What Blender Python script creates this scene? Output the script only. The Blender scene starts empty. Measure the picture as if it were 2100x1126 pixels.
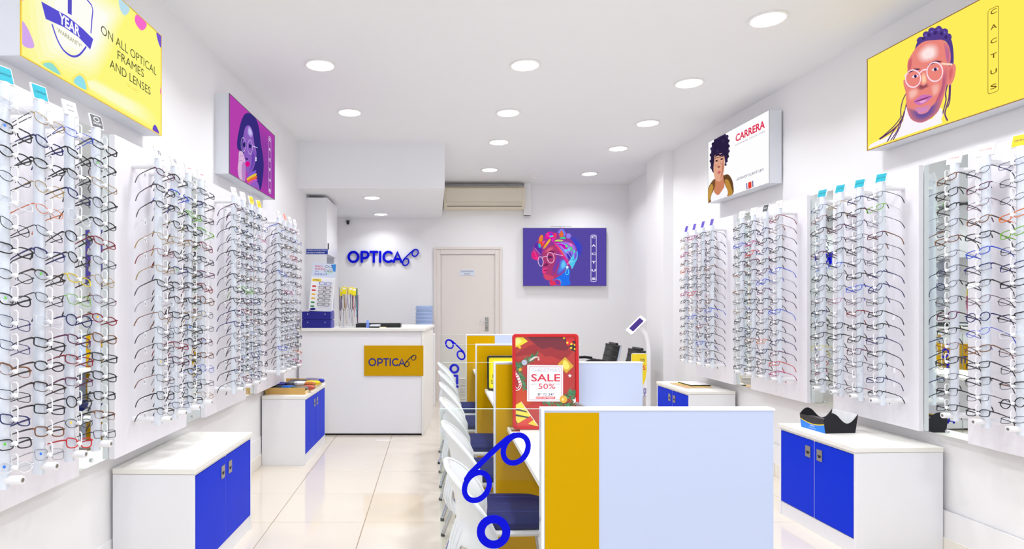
import bpy, bmesh, math, random
from math import sin, cos, pi, radians as R
from mathutils import Vector, Matrix

SC = bpy.context.scene
COL = SC.collection
random.seed(7)

# ------------------------------------------------------------------ camera, world, lights, exposure
CAM_H = 1.40
cam_d = bpy.data.cameras.new('camera'); cam = bpy.data.objects.new('camera', cam_d); COL.objects.link(cam)
cam.location = (0, 0, CAM_H); cam.rotation_euler = (R(90), 0, 0)
cam_d.sensor_width = 36; cam_d.lens = 1255 / 2100 * 36
cam_d.shift_x = 160 / 2100; cam_d.shift_y = 59 / 2100
cam_d.clip_start = .05; cam_d.clip_end = 60
SC.camera = cam
w = bpy.data.worlds.new('world'); SC.world = w; w.use_nodes = True
w.node_tree.nodes['Background'].inputs[0].default_value = (.84, .91, 1, 1)     # daylight that comes in through the open shop front
w.node_tree.nodes['Background'].inputs[1].default_value = .95
LAMP_W = 6.6            # watts of one ceiling downlight
SC.view_settings.view_transform = 'Standard'; SC.view_settings.look = 'None'
SC.view_settings.gamma = 1; SC.view_settings.use_curve_mapping = False
SC.view_settings.exposure = 0.27
try:
    SC.cycles.transparent_max_bounces = 32
    SC.cycles.max_bounces = 10; SC.cycles.diffuse_bounces = 6; SC.cycles.glossy_bounces = 5
except Exception:
    pass

# ------------------------------------------------------------------ materials
def lin(c):
    def f(v):
        v /= 255.
        return v / 12.92 if v <= .04045 else ((v + .055) / 1.055) ** 2.4
    return (f(c[0]), f(c[1]), f(c[2]), 1)
MATS = {}
def mat(name, rgb, rough=.5, metal=0, var=0.0, scale=20, bump=0, coat=0, alpha=1, trans=0, spec=.5, stretch=None):
    if name in MATS: return MATS[name]
    m = bpy.data.materials.new(name); m.use_nodes = True
    nt = m.node_tree; b = nt.nodes['Principled BSDF']
    col = lin(rgb); b.inputs['Base Color'].default_value = col
    b.inputs['Roughness'].default_value = rough; b.inputs['Metallic'].default_value = metal
    b.inputs['Specular IOR Level'].default_value = spec
    if coat: b.inputs['Coat Weight'].default_value = coat; b.inputs['Coat Roughness'].default_value = .05
    if trans: b.inputs['Transmission Weight'].default_value = trans
    if var or bump:
        tc = nt.nodes.new('ShaderNodeTexCoord'); n = nt.nodes.new('ShaderNodeTexNoise')
        n.inputs['Scale'].default_value = scale; n.inputs['Detail'].default_value = 4
        src = tc.outputs['Object']
        if stretch:
            mp = nt.nodes.new('ShaderNodeMapping'); mp.inputs['Scale'].default_value = stretch
            nt.links.new(src, mp.inputs[0]); src = mp.outputs[0]
        nt.links.new(src, n.inputs['Vector'])
        if var:
            mx = nt.nodes.new('ShaderNodeMix'); mx.data_type = 'RGBA'
            mx.inputs[6].default_value = tuple(max(0, v * (1 - var)) for v in col[:3]) + (1,)
            mx.inputs[7].default_value = tuple(min(1, v * (1 + var)) for v in col[:3]) + (1,)
            nt.links.new(n.outputs['Fac'], mx.inputs[0]); nt.links.new(mx.outputs[2], b.inputs['Base Color'])
        if bump:
            bp = nt.nodes.new('ShaderNodeBump'); bp.inputs['Strength'].default_value = bump; bp.inputs['Distance'].default_value = .002
            nt.links.new(n.outputs['Fac'], bp.inputs['Height']); nt.links.new(bp.outputs[0], b.inputs['Normal'])
    MATS[name] = m; return m
def glow(name, rgb, strength=1.0):
    if name in MATS: return MATS[name]
    m = bpy.data.materials.new(name); m.use_nodes = True; nt = m.node_tree
    nt.nodes.remove(nt.nodes['Principled BSDF'])
    e = nt.nodes.new('ShaderNodeEmission'); e.inputs[0].default_value = lin(rgb); e.inputs[1].default_value = strength
    nt.links.new(e.outputs[0], nt.nodes['Material Output'].inputs[0])
    MATS[name] = m; return m
def clear(name, tint, refl=.06, rough=.02):
    """thin clear sheet: see-through with a faint reflection"""
    if name in MATS: return MATS[name]
    m = bpy.data.materials.new(name); m.use_nodes = True; nt = m.node_tree
    nt.nodes.remove(nt.nodes['Principled BSDF'])
    t = nt.nodes.new('ShaderNodeBsdfTransparent'); t.inputs[0].default_value = tint + (1,)
    g = nt.nodes.new('ShaderNodeBsdfGlossy'); g.inputs['Roughness'].default_value = rough
    lw = nt.nodes.new('ShaderNodeFresnel'); lw.inputs[0].default_value = 1.0 + refl * 5
    mx = nt.nodes.new('ShaderNodeMixShader')
    nt.links.new(lw.outputs[0], mx.inputs[0]); nt.links.new(t.outputs[0], mx.inputs[1]); nt.links.new(g.outputs[0], mx.inputs[2])
    nt.links.new(mx.outputs[0], nt.nodes['Material Output'].inputs[0])
    MATS[name] = m; return m

WALL = mat('white_wall_paint', (238, 237, 239), .55, var=.012, scale=3, bump=.04)
CEIL = mat('ceiling_paint', (238, 239, 242), .7, var=.01, scale=2)
LAM = mat('white_laminate', (233, 233, 237), .32, var=.012, scale=6)
EDGE = mat('white_edge_band', (236, 234, 228), .4)
GRAIN = mat('pale_woodgrain_board', (237, 234, 241), .38, var=.035, scale=9, stretch=(9, 9, .7))
BLUE = mat('blue_laminate', (0, 46, 208), .45, var=.02, scale=5, spec=.1)
PALE = mat('pale_blue_white_laminate', (192, 203, 230), .35, var=.01, scale=5)
YEL = mat('yellow_laminate', (206, 158, 0), .5, var=.02, scale=4, spec=.05)
TILE = mat('cream_porcelain', (214, 204, 191), .09, var=.02, scale=2.5, spec=.5)
SKIRT = mat('cream_skirting', (238, 232, 222), .15, var=.02, scale=4)
GROUT = mat('grout', (150, 132, 110), .9)
CHROME = mat('chrome', (205, 207, 212), .12, metal=1)
STEEL = mat('brushed_steel', (176, 172, 164), .3, metal=1)
WPL = mat('white_plastic', (240, 240, 243), .28)
ROD = mat('white_rod_plastic', (232, 238, 248), .22, coat=.3)
BLK = mat('black_plastic', (16, 16, 20), .35)
DARK = mat('dark_gap', (30, 30, 34), .8)
ALU = mat('sign_aluminium', (226, 229, 236), .4, metal=0, var=.02, scale=8)
MIRROR = mat('mirror_silver', (236, 244, 240), .015, metal=1)
GEDGE = mat('green_glass_edge', (206, 228, 220), .15)
LOGO = mat('royal_blue_acrylic', (0, 8, 205), .45, spec=.1)
NAVY = mat('navy_print', (18, 24, 120), .5)
GLASS = clear('clear_glass', (.972, .985, .978), .05)
LENS = clear('demo_lens', (.97, .975, .985), .05)
CREAMDOOR = mat('cream_door_paint', (226, 218, 213), .45, var=.015, scale=3)
ACM = mat('cream_plastic', (226, 217, 196), .45, var=.02, scale=5)

# ------------------------------------------------------------------ mesh helpers
class MB:
    def __init__(s): s.v = []; s.f = []; s.mi = []; s.cur = 0
    def add(s, vs, fs):
        o = len(s.v); s.v += [tuple(p) for p in vs]
        for f in fs: s.f.append(tuple(i + o for i in f)); s.mi.append(s.cur)
        return s
    def box(s, x0, x1, y0, y1, z0, z1):
        return s.add([(x0,y0,z0),(x1,y0,z0),(x1,y1,z0),(x0,y1,z0),(x0,y0,z1),(x1,y0,z1),(x1,y1,z1),(x0,y1,z1)],
              [(3,2,1,0),(4,5,6,7),(0,1,5,4),(1,2,6,5),(2,3,7,6),(3,0,4,7)])
    def prism(s, poly, z0, z1):
        n = len(poly)
        return s.add([(p[0],p[1],z0) for p in poly] + [(p[0],p[1],z1) for p in poly],
              [tuple(range(n-1,-1,-1)), tuple(range(n,2*n))] + [(i,(i+1)%n,n+(i+1)%n,n+i) for i in range(n)])
    def slab(s, poly, y0, y1):
        """outline in local x,z; thickness along y (front face at y0)"""
        n = len(poly)
        a = sum(poly[i][0]*poly[(i+1)%n][1]-poly[(i+1)%n][0]*poly[i][1] for i in range(n))
        if a < 0: poly = poly[::-1]
        return s.add([(p[0],y0,p[1]) for p in poly] + [(p[0],y1,p[1]) for p in poly],
              [tuple(range(n)), tuple(range(2*n-1,n-1,-1))] + [((i+1)%n,i,n+i,n+(i+1)%n) for i in range(n)])
    def flat(s, poly, y):
        n = len(poly)
        a = sum(poly[i][0]*poly[(i+1)%n][1]-poly[(i+1)%n][0]*poly[i][1] for i in range(n))
        if a < 0: poly = poly[::-1]
        return s.add([(p[0],y,p[1]) for p in poly], [tuple(range(n))])
    def tube(s, pts, r, n=6, closed=False, caps=True, sx=1.0, up=None):
        pts = [Vector(p) for p in pts]; m = len(pts); rings = []
        rr = r if isinstance(r, (list, tuple)) else [r]*m
        prev = None
        for i, p in enumerate(pts):
            a = pts[i-1] if (i > 0 or closed) else p; b = pts[(i+1) % m] if (i < m-1 or closed) else p
            t = (b - a).normalized()
            if prev is None:
                ref = Vector(up) if up else (Vector((0,0,1)) if abs(t.z) < .9 else Vector((1,0,0)))
                u = t.cross(ref).normalized()
            else:
                u = (prev - t*prev.dot(t))
                u = u.normalized() if u.length > 1e-6 else t.orthogonal().normalized()
            prev = u; v = t.cross(u)
            rings.append([p + (u*cos(2*pi*k/n)*sx + v*sin(2*pi*k/n))*rr[i] for k in range(n)])
        vs = [q for ring in rings for q in ring]; fs = []
        for i in range(m if closed else m-1):
            j = (i+1) % m
            for k in range(n): fs.append((i*n+k, i*n+(k+1)%n, j*n+(k+1)%n, j*n+k))
        if not closed and caps: fs += [tuple(range(n-1,-1,-1)), tuple((m-1)*n+k for k in range(n))]
        return s.add(vs, fs)
    def cyl(s, p0, p1, r, n=14, r2=None):
        return s.tube([p0, p1], [r, r if r2 is None else r2], n)
    def lathe(s, prof, n=24, o=(0,0,0)):
        m = len(prof)
        vs = [(o[0]+r*cos(2*pi*k/n), o[1]+r*sin(2*pi*k/n), o[2]+z) for r, z in prof for k in range(n)]
        fs = [(i*n+k, i*n+(k+1)%n, (i+1)*n+(k+1)%n, (i+1)*n+k) for i in range(m-1) for k in range(n)]
        fs += [tuple(range(n-1,-1,-1)), tuple((m-1)*n+k for k in range(n))]
        return s.add(vs, fs)
    def stroke(s, pts, wd, y0, y1, closed=False, caps=True):
        """thick line in x,z with round ends, as thick as y0..y1"""
        n = len(pts); L = []; Rr = []
        for i in range(n):
            a = pts[i-1] if (i > 0 or closed) else pts[i]; b = pts[(i+1) % n] if (i < n-1 or closed) else pts[i]
            dx, dz = b[0]-a[0], b[1]-a[1]; l = math.hypot(dx, dz) or 1
            nx, nz = -dz/l*wd/2, dx/l*wd/2
            L.append((pts[i][0]+nx, pts[i][1]+nz)); Rr.append((pts[i][0]-nx, pts[i][1]-nz))
        if closed:
            vs = [(p[0],y,p[1]) for y in (y0,y1) for q in (L,Rr) for p in q]; fs = []
            for i in range(n):
                j = (i+1) % n
                fs += [(i,n+i,n+j,j),(2*n+j,3*n+j,3*n+i,2*n+i),(j,2*n+j,2*n+i,i),(n+i,3*n+i,3*n+j,n+j)]
            return s.add(vs, fs)
        def cap(c, d0):
            return [(c[0]+wd/2*cos(d0+pi*k/6), c[1]+wd/2*sin(d0+pi*k/6)) for k in range(1, 6)]
        a0 = math.atan2(L[0][1]-pts[0][1], L[0][0]-pts[0][0]); a1 = math.atan2(Rr[-1][1]-pts[-1][1], Rr[-1][0]-pts[-1][0])
        poly = Rr + (cap(pts[-1], a1) if caps else []) + L[::-1] + (cap(pts[0], a0) if caps else [])
        return s.slab(poly, y0, y1)
    def build(s, name, material=None, parent=None, loc=(0,0,0), rot=(0,0,0), smooth=False, bevel=0, seg=2):
        me = bpy.data.meshes.new(name); me.from_pydata(s.v, [], s.f); me.update()
        for m in (material if isinstance(material, (list, tuple)) else [material]):
            if m: me.materials.append(m)
        if any(s.mi): me.polygons.foreach_set('material_index', s.mi)
        if smooth: me.shade_smooth()
        o = bpy.data.objects.new(name, me); COL.objects.link(o)
        o.location = loc; o.rotation_euler = rot; o.parent = parent
        if bevel:
            b = o.modifiers.new('bevel', 'BEVEL'); b.width = bevel; b.segments = seg; b.limit_method = 'ANGLE'; b.angle_limit = R(40)
        if smooth and len(s.f) > 12:
            try: me.set_sharp_from_angle(angle=R(38))
            except Exception: pass
        return o
def tag(o, label, cat, group=None):
    o['label'] = label; o['category'] = cat
    if group: o['group'] = group
    return o
def struct(o, kind='structure'): o['kind'] = kind; return o
def thing(name, label, cat, loc=(0,0,0), rot=(0,0,0), group=None):
    o = bpy.data.objects.new(name, None); COL.objects.link(o); o.empty_display_size = .05
    o.location = loc; o.rotation_euler = rot
    return tag(o, label, cat, group)
def link_copy(src, parent=None, loc=None, rot=None):
    c = src.copy(); COL.objects.link(c); c.parent = parent
    if loc is not None: c.location = loc
    if rot is not None: c.rotation_euler = rot
    return c
def catmull(pts, n=4, closed=True):
    out = []; m = len(pts)
    for i in range(m if closed else m-1):
        p0, p1, p2, p3 = (pts[(i-1) % m], pts[i], pts[(i+1) % m], pts[(i+2) % m]) if closed else (pts[max(i-1,0)], pts[i], pts[i+1], pts[min(i+2,m-1)])
        for k in range(n):
            t = k / n
            out.append(tuple(.5*((2*p1[d]) + (-p0[d]+p2[d])*t + (2*p0[d]-5*p1[d]+4*p2[d]-p3[d])*t*t + (-p0[d]+3*p1[d]-3*p2[d]+p3[d])*t**3) for d in range(len(p1))))
    if not closed: out.append(tuple(pts[-1]))
    return out
_txt = {}
def text_verts(string, offset=0.0):
    key = (string, offset)
    if key in _txt: return _txt[key]
    cu = bpy.data.curves.new('txt', 'FONT'); cu.body = string; cu.resolution_u = 3; cu.offset = offset
    cu.fill_mode = 'FRONT'
    o = bpy.data.objects.new('txt', cu); COL.objects.link(o)
    dg = bpy.context.evaluated_depsgraph_get(); dg.update()
    me = bpy.data.meshes.new_from_object(o.evaluated_get(dg))
    vs = [(v.co.x, v.co.y) for v in me.vertices]; fs = [tuple(p.vertices) for p in me.polygons]
    bpy.data.objects.remove(o); bpy.data.curves.remove(cu); bpy.data.meshes.remove(me)
    if vs:
        x0 = min(v[0] for v in vs); x1 = max(v[0] for v in vs); y0 = min(v[1] for v in vs); y1 = max(v[1] for v in vs)
        vs = [((v[0]-x0)/max(x1-x0,1e-6)-.5, (v[1]-y0)/max(y1-y0,1e-6)-.5) for v in vs]
    _txt[key] = (vs, fs); return _txt[key]
def put_text(mb, string, cx, cz, wd, ht, y, offset=0.012):
    """letters fitted into a wd x ht box centred on cx,cz, in the local x,z plane at depth y, read from -y"""
    vs, fs = text_verts(string, offset)
    mb.add([(cx+v[0]*wd, y, cz+v[1]*ht) for v in vs], fs)
def ellipse(cx, cz, rx, rz, rot=0, n=24):
    return [(cx+rx*cos(2*pi*i/n)*cos(rot)-rz*sin(2*pi*i/n)*sin(rot), cz+rx*cos(2*pi*i/n)*sin(rot)+rz*sin(2*pi*i/n)*cos(rot)) for i in range(n)]
def rrect(x0, x1, z0, z1, r, n=4):
    out = []
    for cx, cz, a0 in ((x1-r,z1-r,0),(x0+r,z1-r,90),(x0+r,z0+r,180),(x1-r,z0+r,270)):
        out += [(cx+r*cos(R(a0+90*i/n)), cz+r*sin(R(a0+90*i/n))) for i in range(n+1)]
    return out
ORD = ['topmost','second','third','fourth','fifth','sixth','seventh','eighth','ninth','tenth','eleventh','twelfth','thirteenth','fourteenth','fifteenth','lowest']

# ------------------------------------------------------------------ the room (the side walls close in slightly towards the back)
ZC = 3.13; YB = 8.875; YF = -1.3
TL, TR_ = .031, -.0414
def XL(y, d=0): return -1.665 + TL*y + d          # left wall, d = distance out into the room
def XR(y, d=0): return 2.985 + TR_*y - d          # right wall
AL = -math.atan(TL); AR = -math.atan(TR_)
RL = R(90) - math.atan(TL); RR = -(R(90) - math.atan(-TR_))   # rotations of things facing out of the left / right wall

# floor: grout bed with one object per tile
fl = struct(MB().box(-1.95, 3.3, YF, YB+.1, -.06, -.0025).build('floor', GROUT))
T = .587; tx0, ty0 = -1.03, 3.916
tile_me = None
def tile_mesh(a, b):
    g = .0022; bm = MB()
    x1, y1, c = a-2*g, b-2*g, .0015
    bm.add([(0,0,-.012),(x1,0,-.012),(x1,y1,-.012),(0,y1,-.012),(0,0,-c),(x1,0,-c),(x1,y1,-c),(0,y1,-c),(c,c,0),(x1-c,c,0),(x1-c,y1-c,0),(c,y1-c,0)],
           [(0,1,5,4),(1,2,6,5),(2,3,7,6),(3,0,4,7),(4,5,9,8),(5,6,10,9),(6,7,11,10),(7,4,8,11),(8,9,10,11)])
    return bm
base_tile = tile_mesh(T, T).build('tile', TILE, fl, (tx0, ty0, 0))
for i in range(-1, 7):
    for j in range(-8, 9):
        if i == 0 and j == 0: continue
        y0 = ty0 + j*T
        if y0 > YB or y0 + T < YF + .3: continue
        if y0 + T > YB: tile_mesh(T, YB - y0).build('tile', TILE, fl, (tx0+i*T, y0, 0))
        else: link_copy(base_tile, fl, (tx0+i*T, y0, 0))

struct(MB().prism([(XL(YF)-.2,YF),(3.3,YF),(3.3,YB+.1),(XL(YF)-.2,YB+.1)], ZC, ZC+.1).build('ceiling', CEIL))
struct(MB().prism([(XL(YF)-.2,YF),(XL(YF),YF),(XL(YB),YB),(XL(YF)-.2,YB)], -.06, ZC).build('wall_left', WALL))
XREC = 2.815
struct(MB().prism([(XR(YF),YF),(3.3,YF),(3.3,YB),(XREC,YB),(XREC,7.48),(XR(7.48)+.02,7.48)], -.06, ZC).build('wall_right', WALL))
struct(MB().box(XL(YF)-.2, 3.3, YB, YB+.1, -.06, ZC).build('wall_back', WALL))
struct(MB().box(2.60, 2.83, 6.94, 7.48, 0, ZC).build('trim_1', WALL))                        # pillar on the right
ZS = 2.6375; YS = 6.58
struct(MB().prism([(XL(YS)-.02,YS),(.115,YS),(.108,YB),(XL(YB)-.02,YB)], ZS, ZC).build('trim_2', CEIL))    # bulkhead over the counter
def skirting(name, xf, ang, sgn, y0, y1):
    root = struct(MB().prism([(xf(y0,0),y0),(xf(y0,.006),y0),(xf(y1,.006),y1),(xf(y1,0),y1)], 0, .098).build(name, GROUT))
    y = y0; k = 0
    while y < y1 - .01:
        e = min(y + T, y1)
        MB().prism([(xf(y+.002,.004),y+.002),(xf(y+.002,.014),y+.002),(xf(e-.002,.014),e-.002),(xf(e-.002,.004),e-.002)][::sgn], .001, .1).build('tile', SKIRT, root)
        y = e
skirting('baseboard_left', XL, AL, 1, -.9, 6.4)
skirting('baseboard_right', XR, AR, -1, -.9, 6.93)
for i, (xf, s) in enumerate(((XL, 1), (XR, -1))):
    struct(MB().prism([(xf(-.9,0),-.9),(xf(-.9,.007),-.9),(xf(6.4,.007),6.4),(xf(6.4,0),6.4)][::s], .1, .25).build('trim_%d' % (3+i), WALL))

# examination room door
dr = struct(MB().box(.105, .872, YB-.012, YB+.02, .006, 2.10).build('door_1', CREAMDOOR, bevel=.002))
fr = MB()
for a, b, c, d in ((.03,.093,0,2.18),(.884,.95,0,2.18)): fr.box(a, b, YB-.03, YB, c, d)
fr.box(.093, .884, YB-.03, YB, 2.112, 2.18)
fr.build('door_frame', CREAMDOOR, dr, bevel=.003)
fr = MB()
for a, b, c, d in ((0,.03,0,2.18),(.95,.985,0,2.18)): fr.box(a, b, YB-.042, YB, c, d)
fr.box(0, .985, YB-.042, YB, 2.18, 2.215); fr.build('architrave', CREAMDOOR, dr, bevel=.004)
hd = MB().box(.742, .790, YB-.022, YB-.012, 1.0, 1.20).build('handle_plate', STEEL, dr, bevel=.003)
MB().tube([(.766,YB-.022,1.135),(.766,YB-.062,1.135),(.75,YB-.07,1.135),(.645,YB-.07,1.135)], .009, 8).build('lever', CHROME, hd, smooth=True)
MB().box(.762, .770, YB-.024, YB-.021, 1.03, 1.06).build('keyhole', DARK, hd)
vent = MB().box(.35, .62, YB-.02, YB-.012, .06, .325).build('vent_grille', CREAMDOOR, dr, bevel=.002)
for k in range(11):
    z = .098 + k*.0205
    MB().add([(.368,YB-.022,z+.012),(.602,YB-.022,z+.012),(.602,YB-.034,z),(.368,YB-.034,z),(.368,YB-.022,z+.009),(.602,YB-.022,z+.009),(.602,YB-.034,z-.003),(.368,YB-.034,z-.003)],
             [(0,1,2,3),(7,6,5,4),(3,2,6,7),(1,0,4,5),(0,3,7,4),(2,1,5,6)]).build('slat', CREAMDOOR, vent)
ps = thing('door_sign', 'small white EXAMINATION ROOM plate on the cream door', 'sign', (.478, YB-.0135, 1.845))
MB().box(-.11, .11, -.004, 0, -.043, .043).build('plate', mat('sign_plate', (214, 222, 236), .4), ps)
m = MB(); put_text(m, 'EXAMINATION', 0, .016, .175, .024, -.0046, 0); put_text(m, 'ROOM', 0, -.02, .078, .024, -.0046, 0)
m.build('lettering', mat('sign_ink', (52, 56, 84), .6), ps)

# ------------------------------------------------------------------ ceiling lights
LIGHT_FACE = glow('downlight_face', (255, 253, 250), 9)
RIM = mat('downlight_rim', (236, 234, 234), .35)
def downlight(x, y, z, r, label, group, power):
    t = thing('downlight', label, 'ceiling light', (x, y, z), group=group)
    MB().lathe([(r,0),(r+.002,-.006),(r-.004,-.011),(r-.016,-.009),(r-.02,-.003),(r-.02,-.001)], 32).build('trim_ring', RIM, t, smooth=True)
    MB().lathe([(r-.02,-.004),(r-.021,-.0055)], 28).build('diffuser', LIGHT_FACE, t)
    ld = bpy.data.lights.new('downlight_lamp', 'AREA'); ld.shape = 'DISK'; ld.size = 2*(r-.025); ld.energy = power; ld.color = (.95, .98, 1); ld.spread = R(132)
    lo = bpy.data.objects.new('lamp', ld); COL.objects.link(lo); lo.parent = t; lo.location = (0, 0, -.013)
    lo.visible_glossy = True
seen = {(2.03,3.72):'nearest in the row by the right wall, above the yellow light box',(2.0,4.80):'second in the row by the right wall',(2.05,5.87):'third in the row by the right wall',(2.055,6.83):'fourth in the row by the right wall',(2.07,8.16):'farthest in the row by the right wall',
        (.661,4.44):'nearest in the middle row',(.673,5.55):'second in the middle row',(.695,6.56):'third in the middle row',(.72,7.92):'farthest in the middle row, beside the air conditioner',
        (-.824,4.44):'nearer of the two along the left wall',(-.763,5.54):'farther of the two along the left wall'}
for (x, y), l in seen.items(): downlight(x, y, ZC, .113, 'round white downlight, ' + l, 'recessed ceiling downlights', LAMP_W)
for x, y in ((2.03,2.62),(2.03,1.5),(2.03,.4),(.66,3.3),(.66,2.2),(.66,1.1),(.66,0.0),(-.83,3.3),(-.83,2.2),(-.83,1.1),(-.83,0.0)):
    row = {2.03: 'right-hand', .66: 'middle', -.83: 'left-hand'}[x]; pos = 'just out of frame' if y > 2.5 else ('one step beyond the frame' if y > 1.4 else ('two steps beyond the frame' if y > 1 or x > 2 else 'directly over the shop front'))
    downlight(x, y, ZC, .113, 'round white downlight of the %s row, %s' % (row, pos), 'recessed ceiling downlights out of view', LAMP_W)
downlight(-.724, 7.157, ZS, .105, 'round downlight in the bulkhead, nearer of the two above the counter', 'bulkhead downlights', LAMP_W*.42)
downlight(-.737, 8.487, ZS, .105, 'round downlight in the bulkhead, closer to the blue wall lettering', 'bulkhead downlights', LAMP_W*.42)
sd = thing('smoke_detector', 'flat white smoke detector on the ceiling beyond the downlights', 'detector', (1.354, 8.29, ZC))
MB().lathe([(.10,0),(.10,-.012),(.085,-.018)], 24).build('base', RIM, sd, smooth=True)
MB().lathe([(.062,-.018),(.062,-.03),(.045,-.04),(.02,-.042)], 24).build('sensor_cap', RIM, sd, smooth=True)

# ------------------------------------------------------------------ air conditioner on the back wall
ac = thing('air_conditioner', 'cream split air conditioner high on the back wall', 'air conditioner', (.14, YB, 2.745))
W = 1.152
prof = [(0,0),(-.13,0),(-.185,.03),(-.2,.07),(-.2,.285),(-.19,.30),(0,.30)]
m = MB(); n = len(prof)
m.add([(0,p[0],p[1]) for p in prof] + [(W,p[0],p[1]) for p in prof], [tuple(range(n)), tuple(range(2*n-1,n-1,-1))] + [((i+1)%n,i,n+i,n+(i+1)%n) for i in range(n)])
m.build('casing', ACM, ac, bevel=.006)
MB().box(.03, W-.03, -.206, -.199, .098, .28).build('front_panel', mat('cream_panel', (222, 214, 196), .4), ac, bevel=.003)
MB().add([(.045,-.1995,.088),(W-.045,-.1995,.088),(W-.045,-.19,.036),(.045,-.19,.036),(.045,-.207,.088),(W-.045,-.207,.088),(W-.045,-.197,.036),(.045,-.197,.036)],
         [(0,1,2,3),(7,6,5,4),(4,5,1,0),(6,7,3,2),(5,6,2,1),(7,4,0,3)]).build('air_flap', mat('cream_flap', (214, 205, 186), .45), ac)
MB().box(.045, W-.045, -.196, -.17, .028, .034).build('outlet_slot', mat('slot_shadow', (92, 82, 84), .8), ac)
for k in range(10):
    MB().box(.01+k*.114, .115+k*.114, -.19, -.03, .301, .316).build('intake_slat', mat('intake_grey', (176, 164, 140), .6), ac)
cd = thing('pipe_cover', 'white pipe cover strip beside the air conditioner', 'pipe cover', (1.345, YB, 2.665))
MB().box(-.05, .05, -.075, 0, 0, ZC-2.665).build('duct', WALL, cd, bevel=.003); MB().box(-.052, .052, -.078, 0, 0, .012).build('end_cap', WALL, cd)

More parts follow.
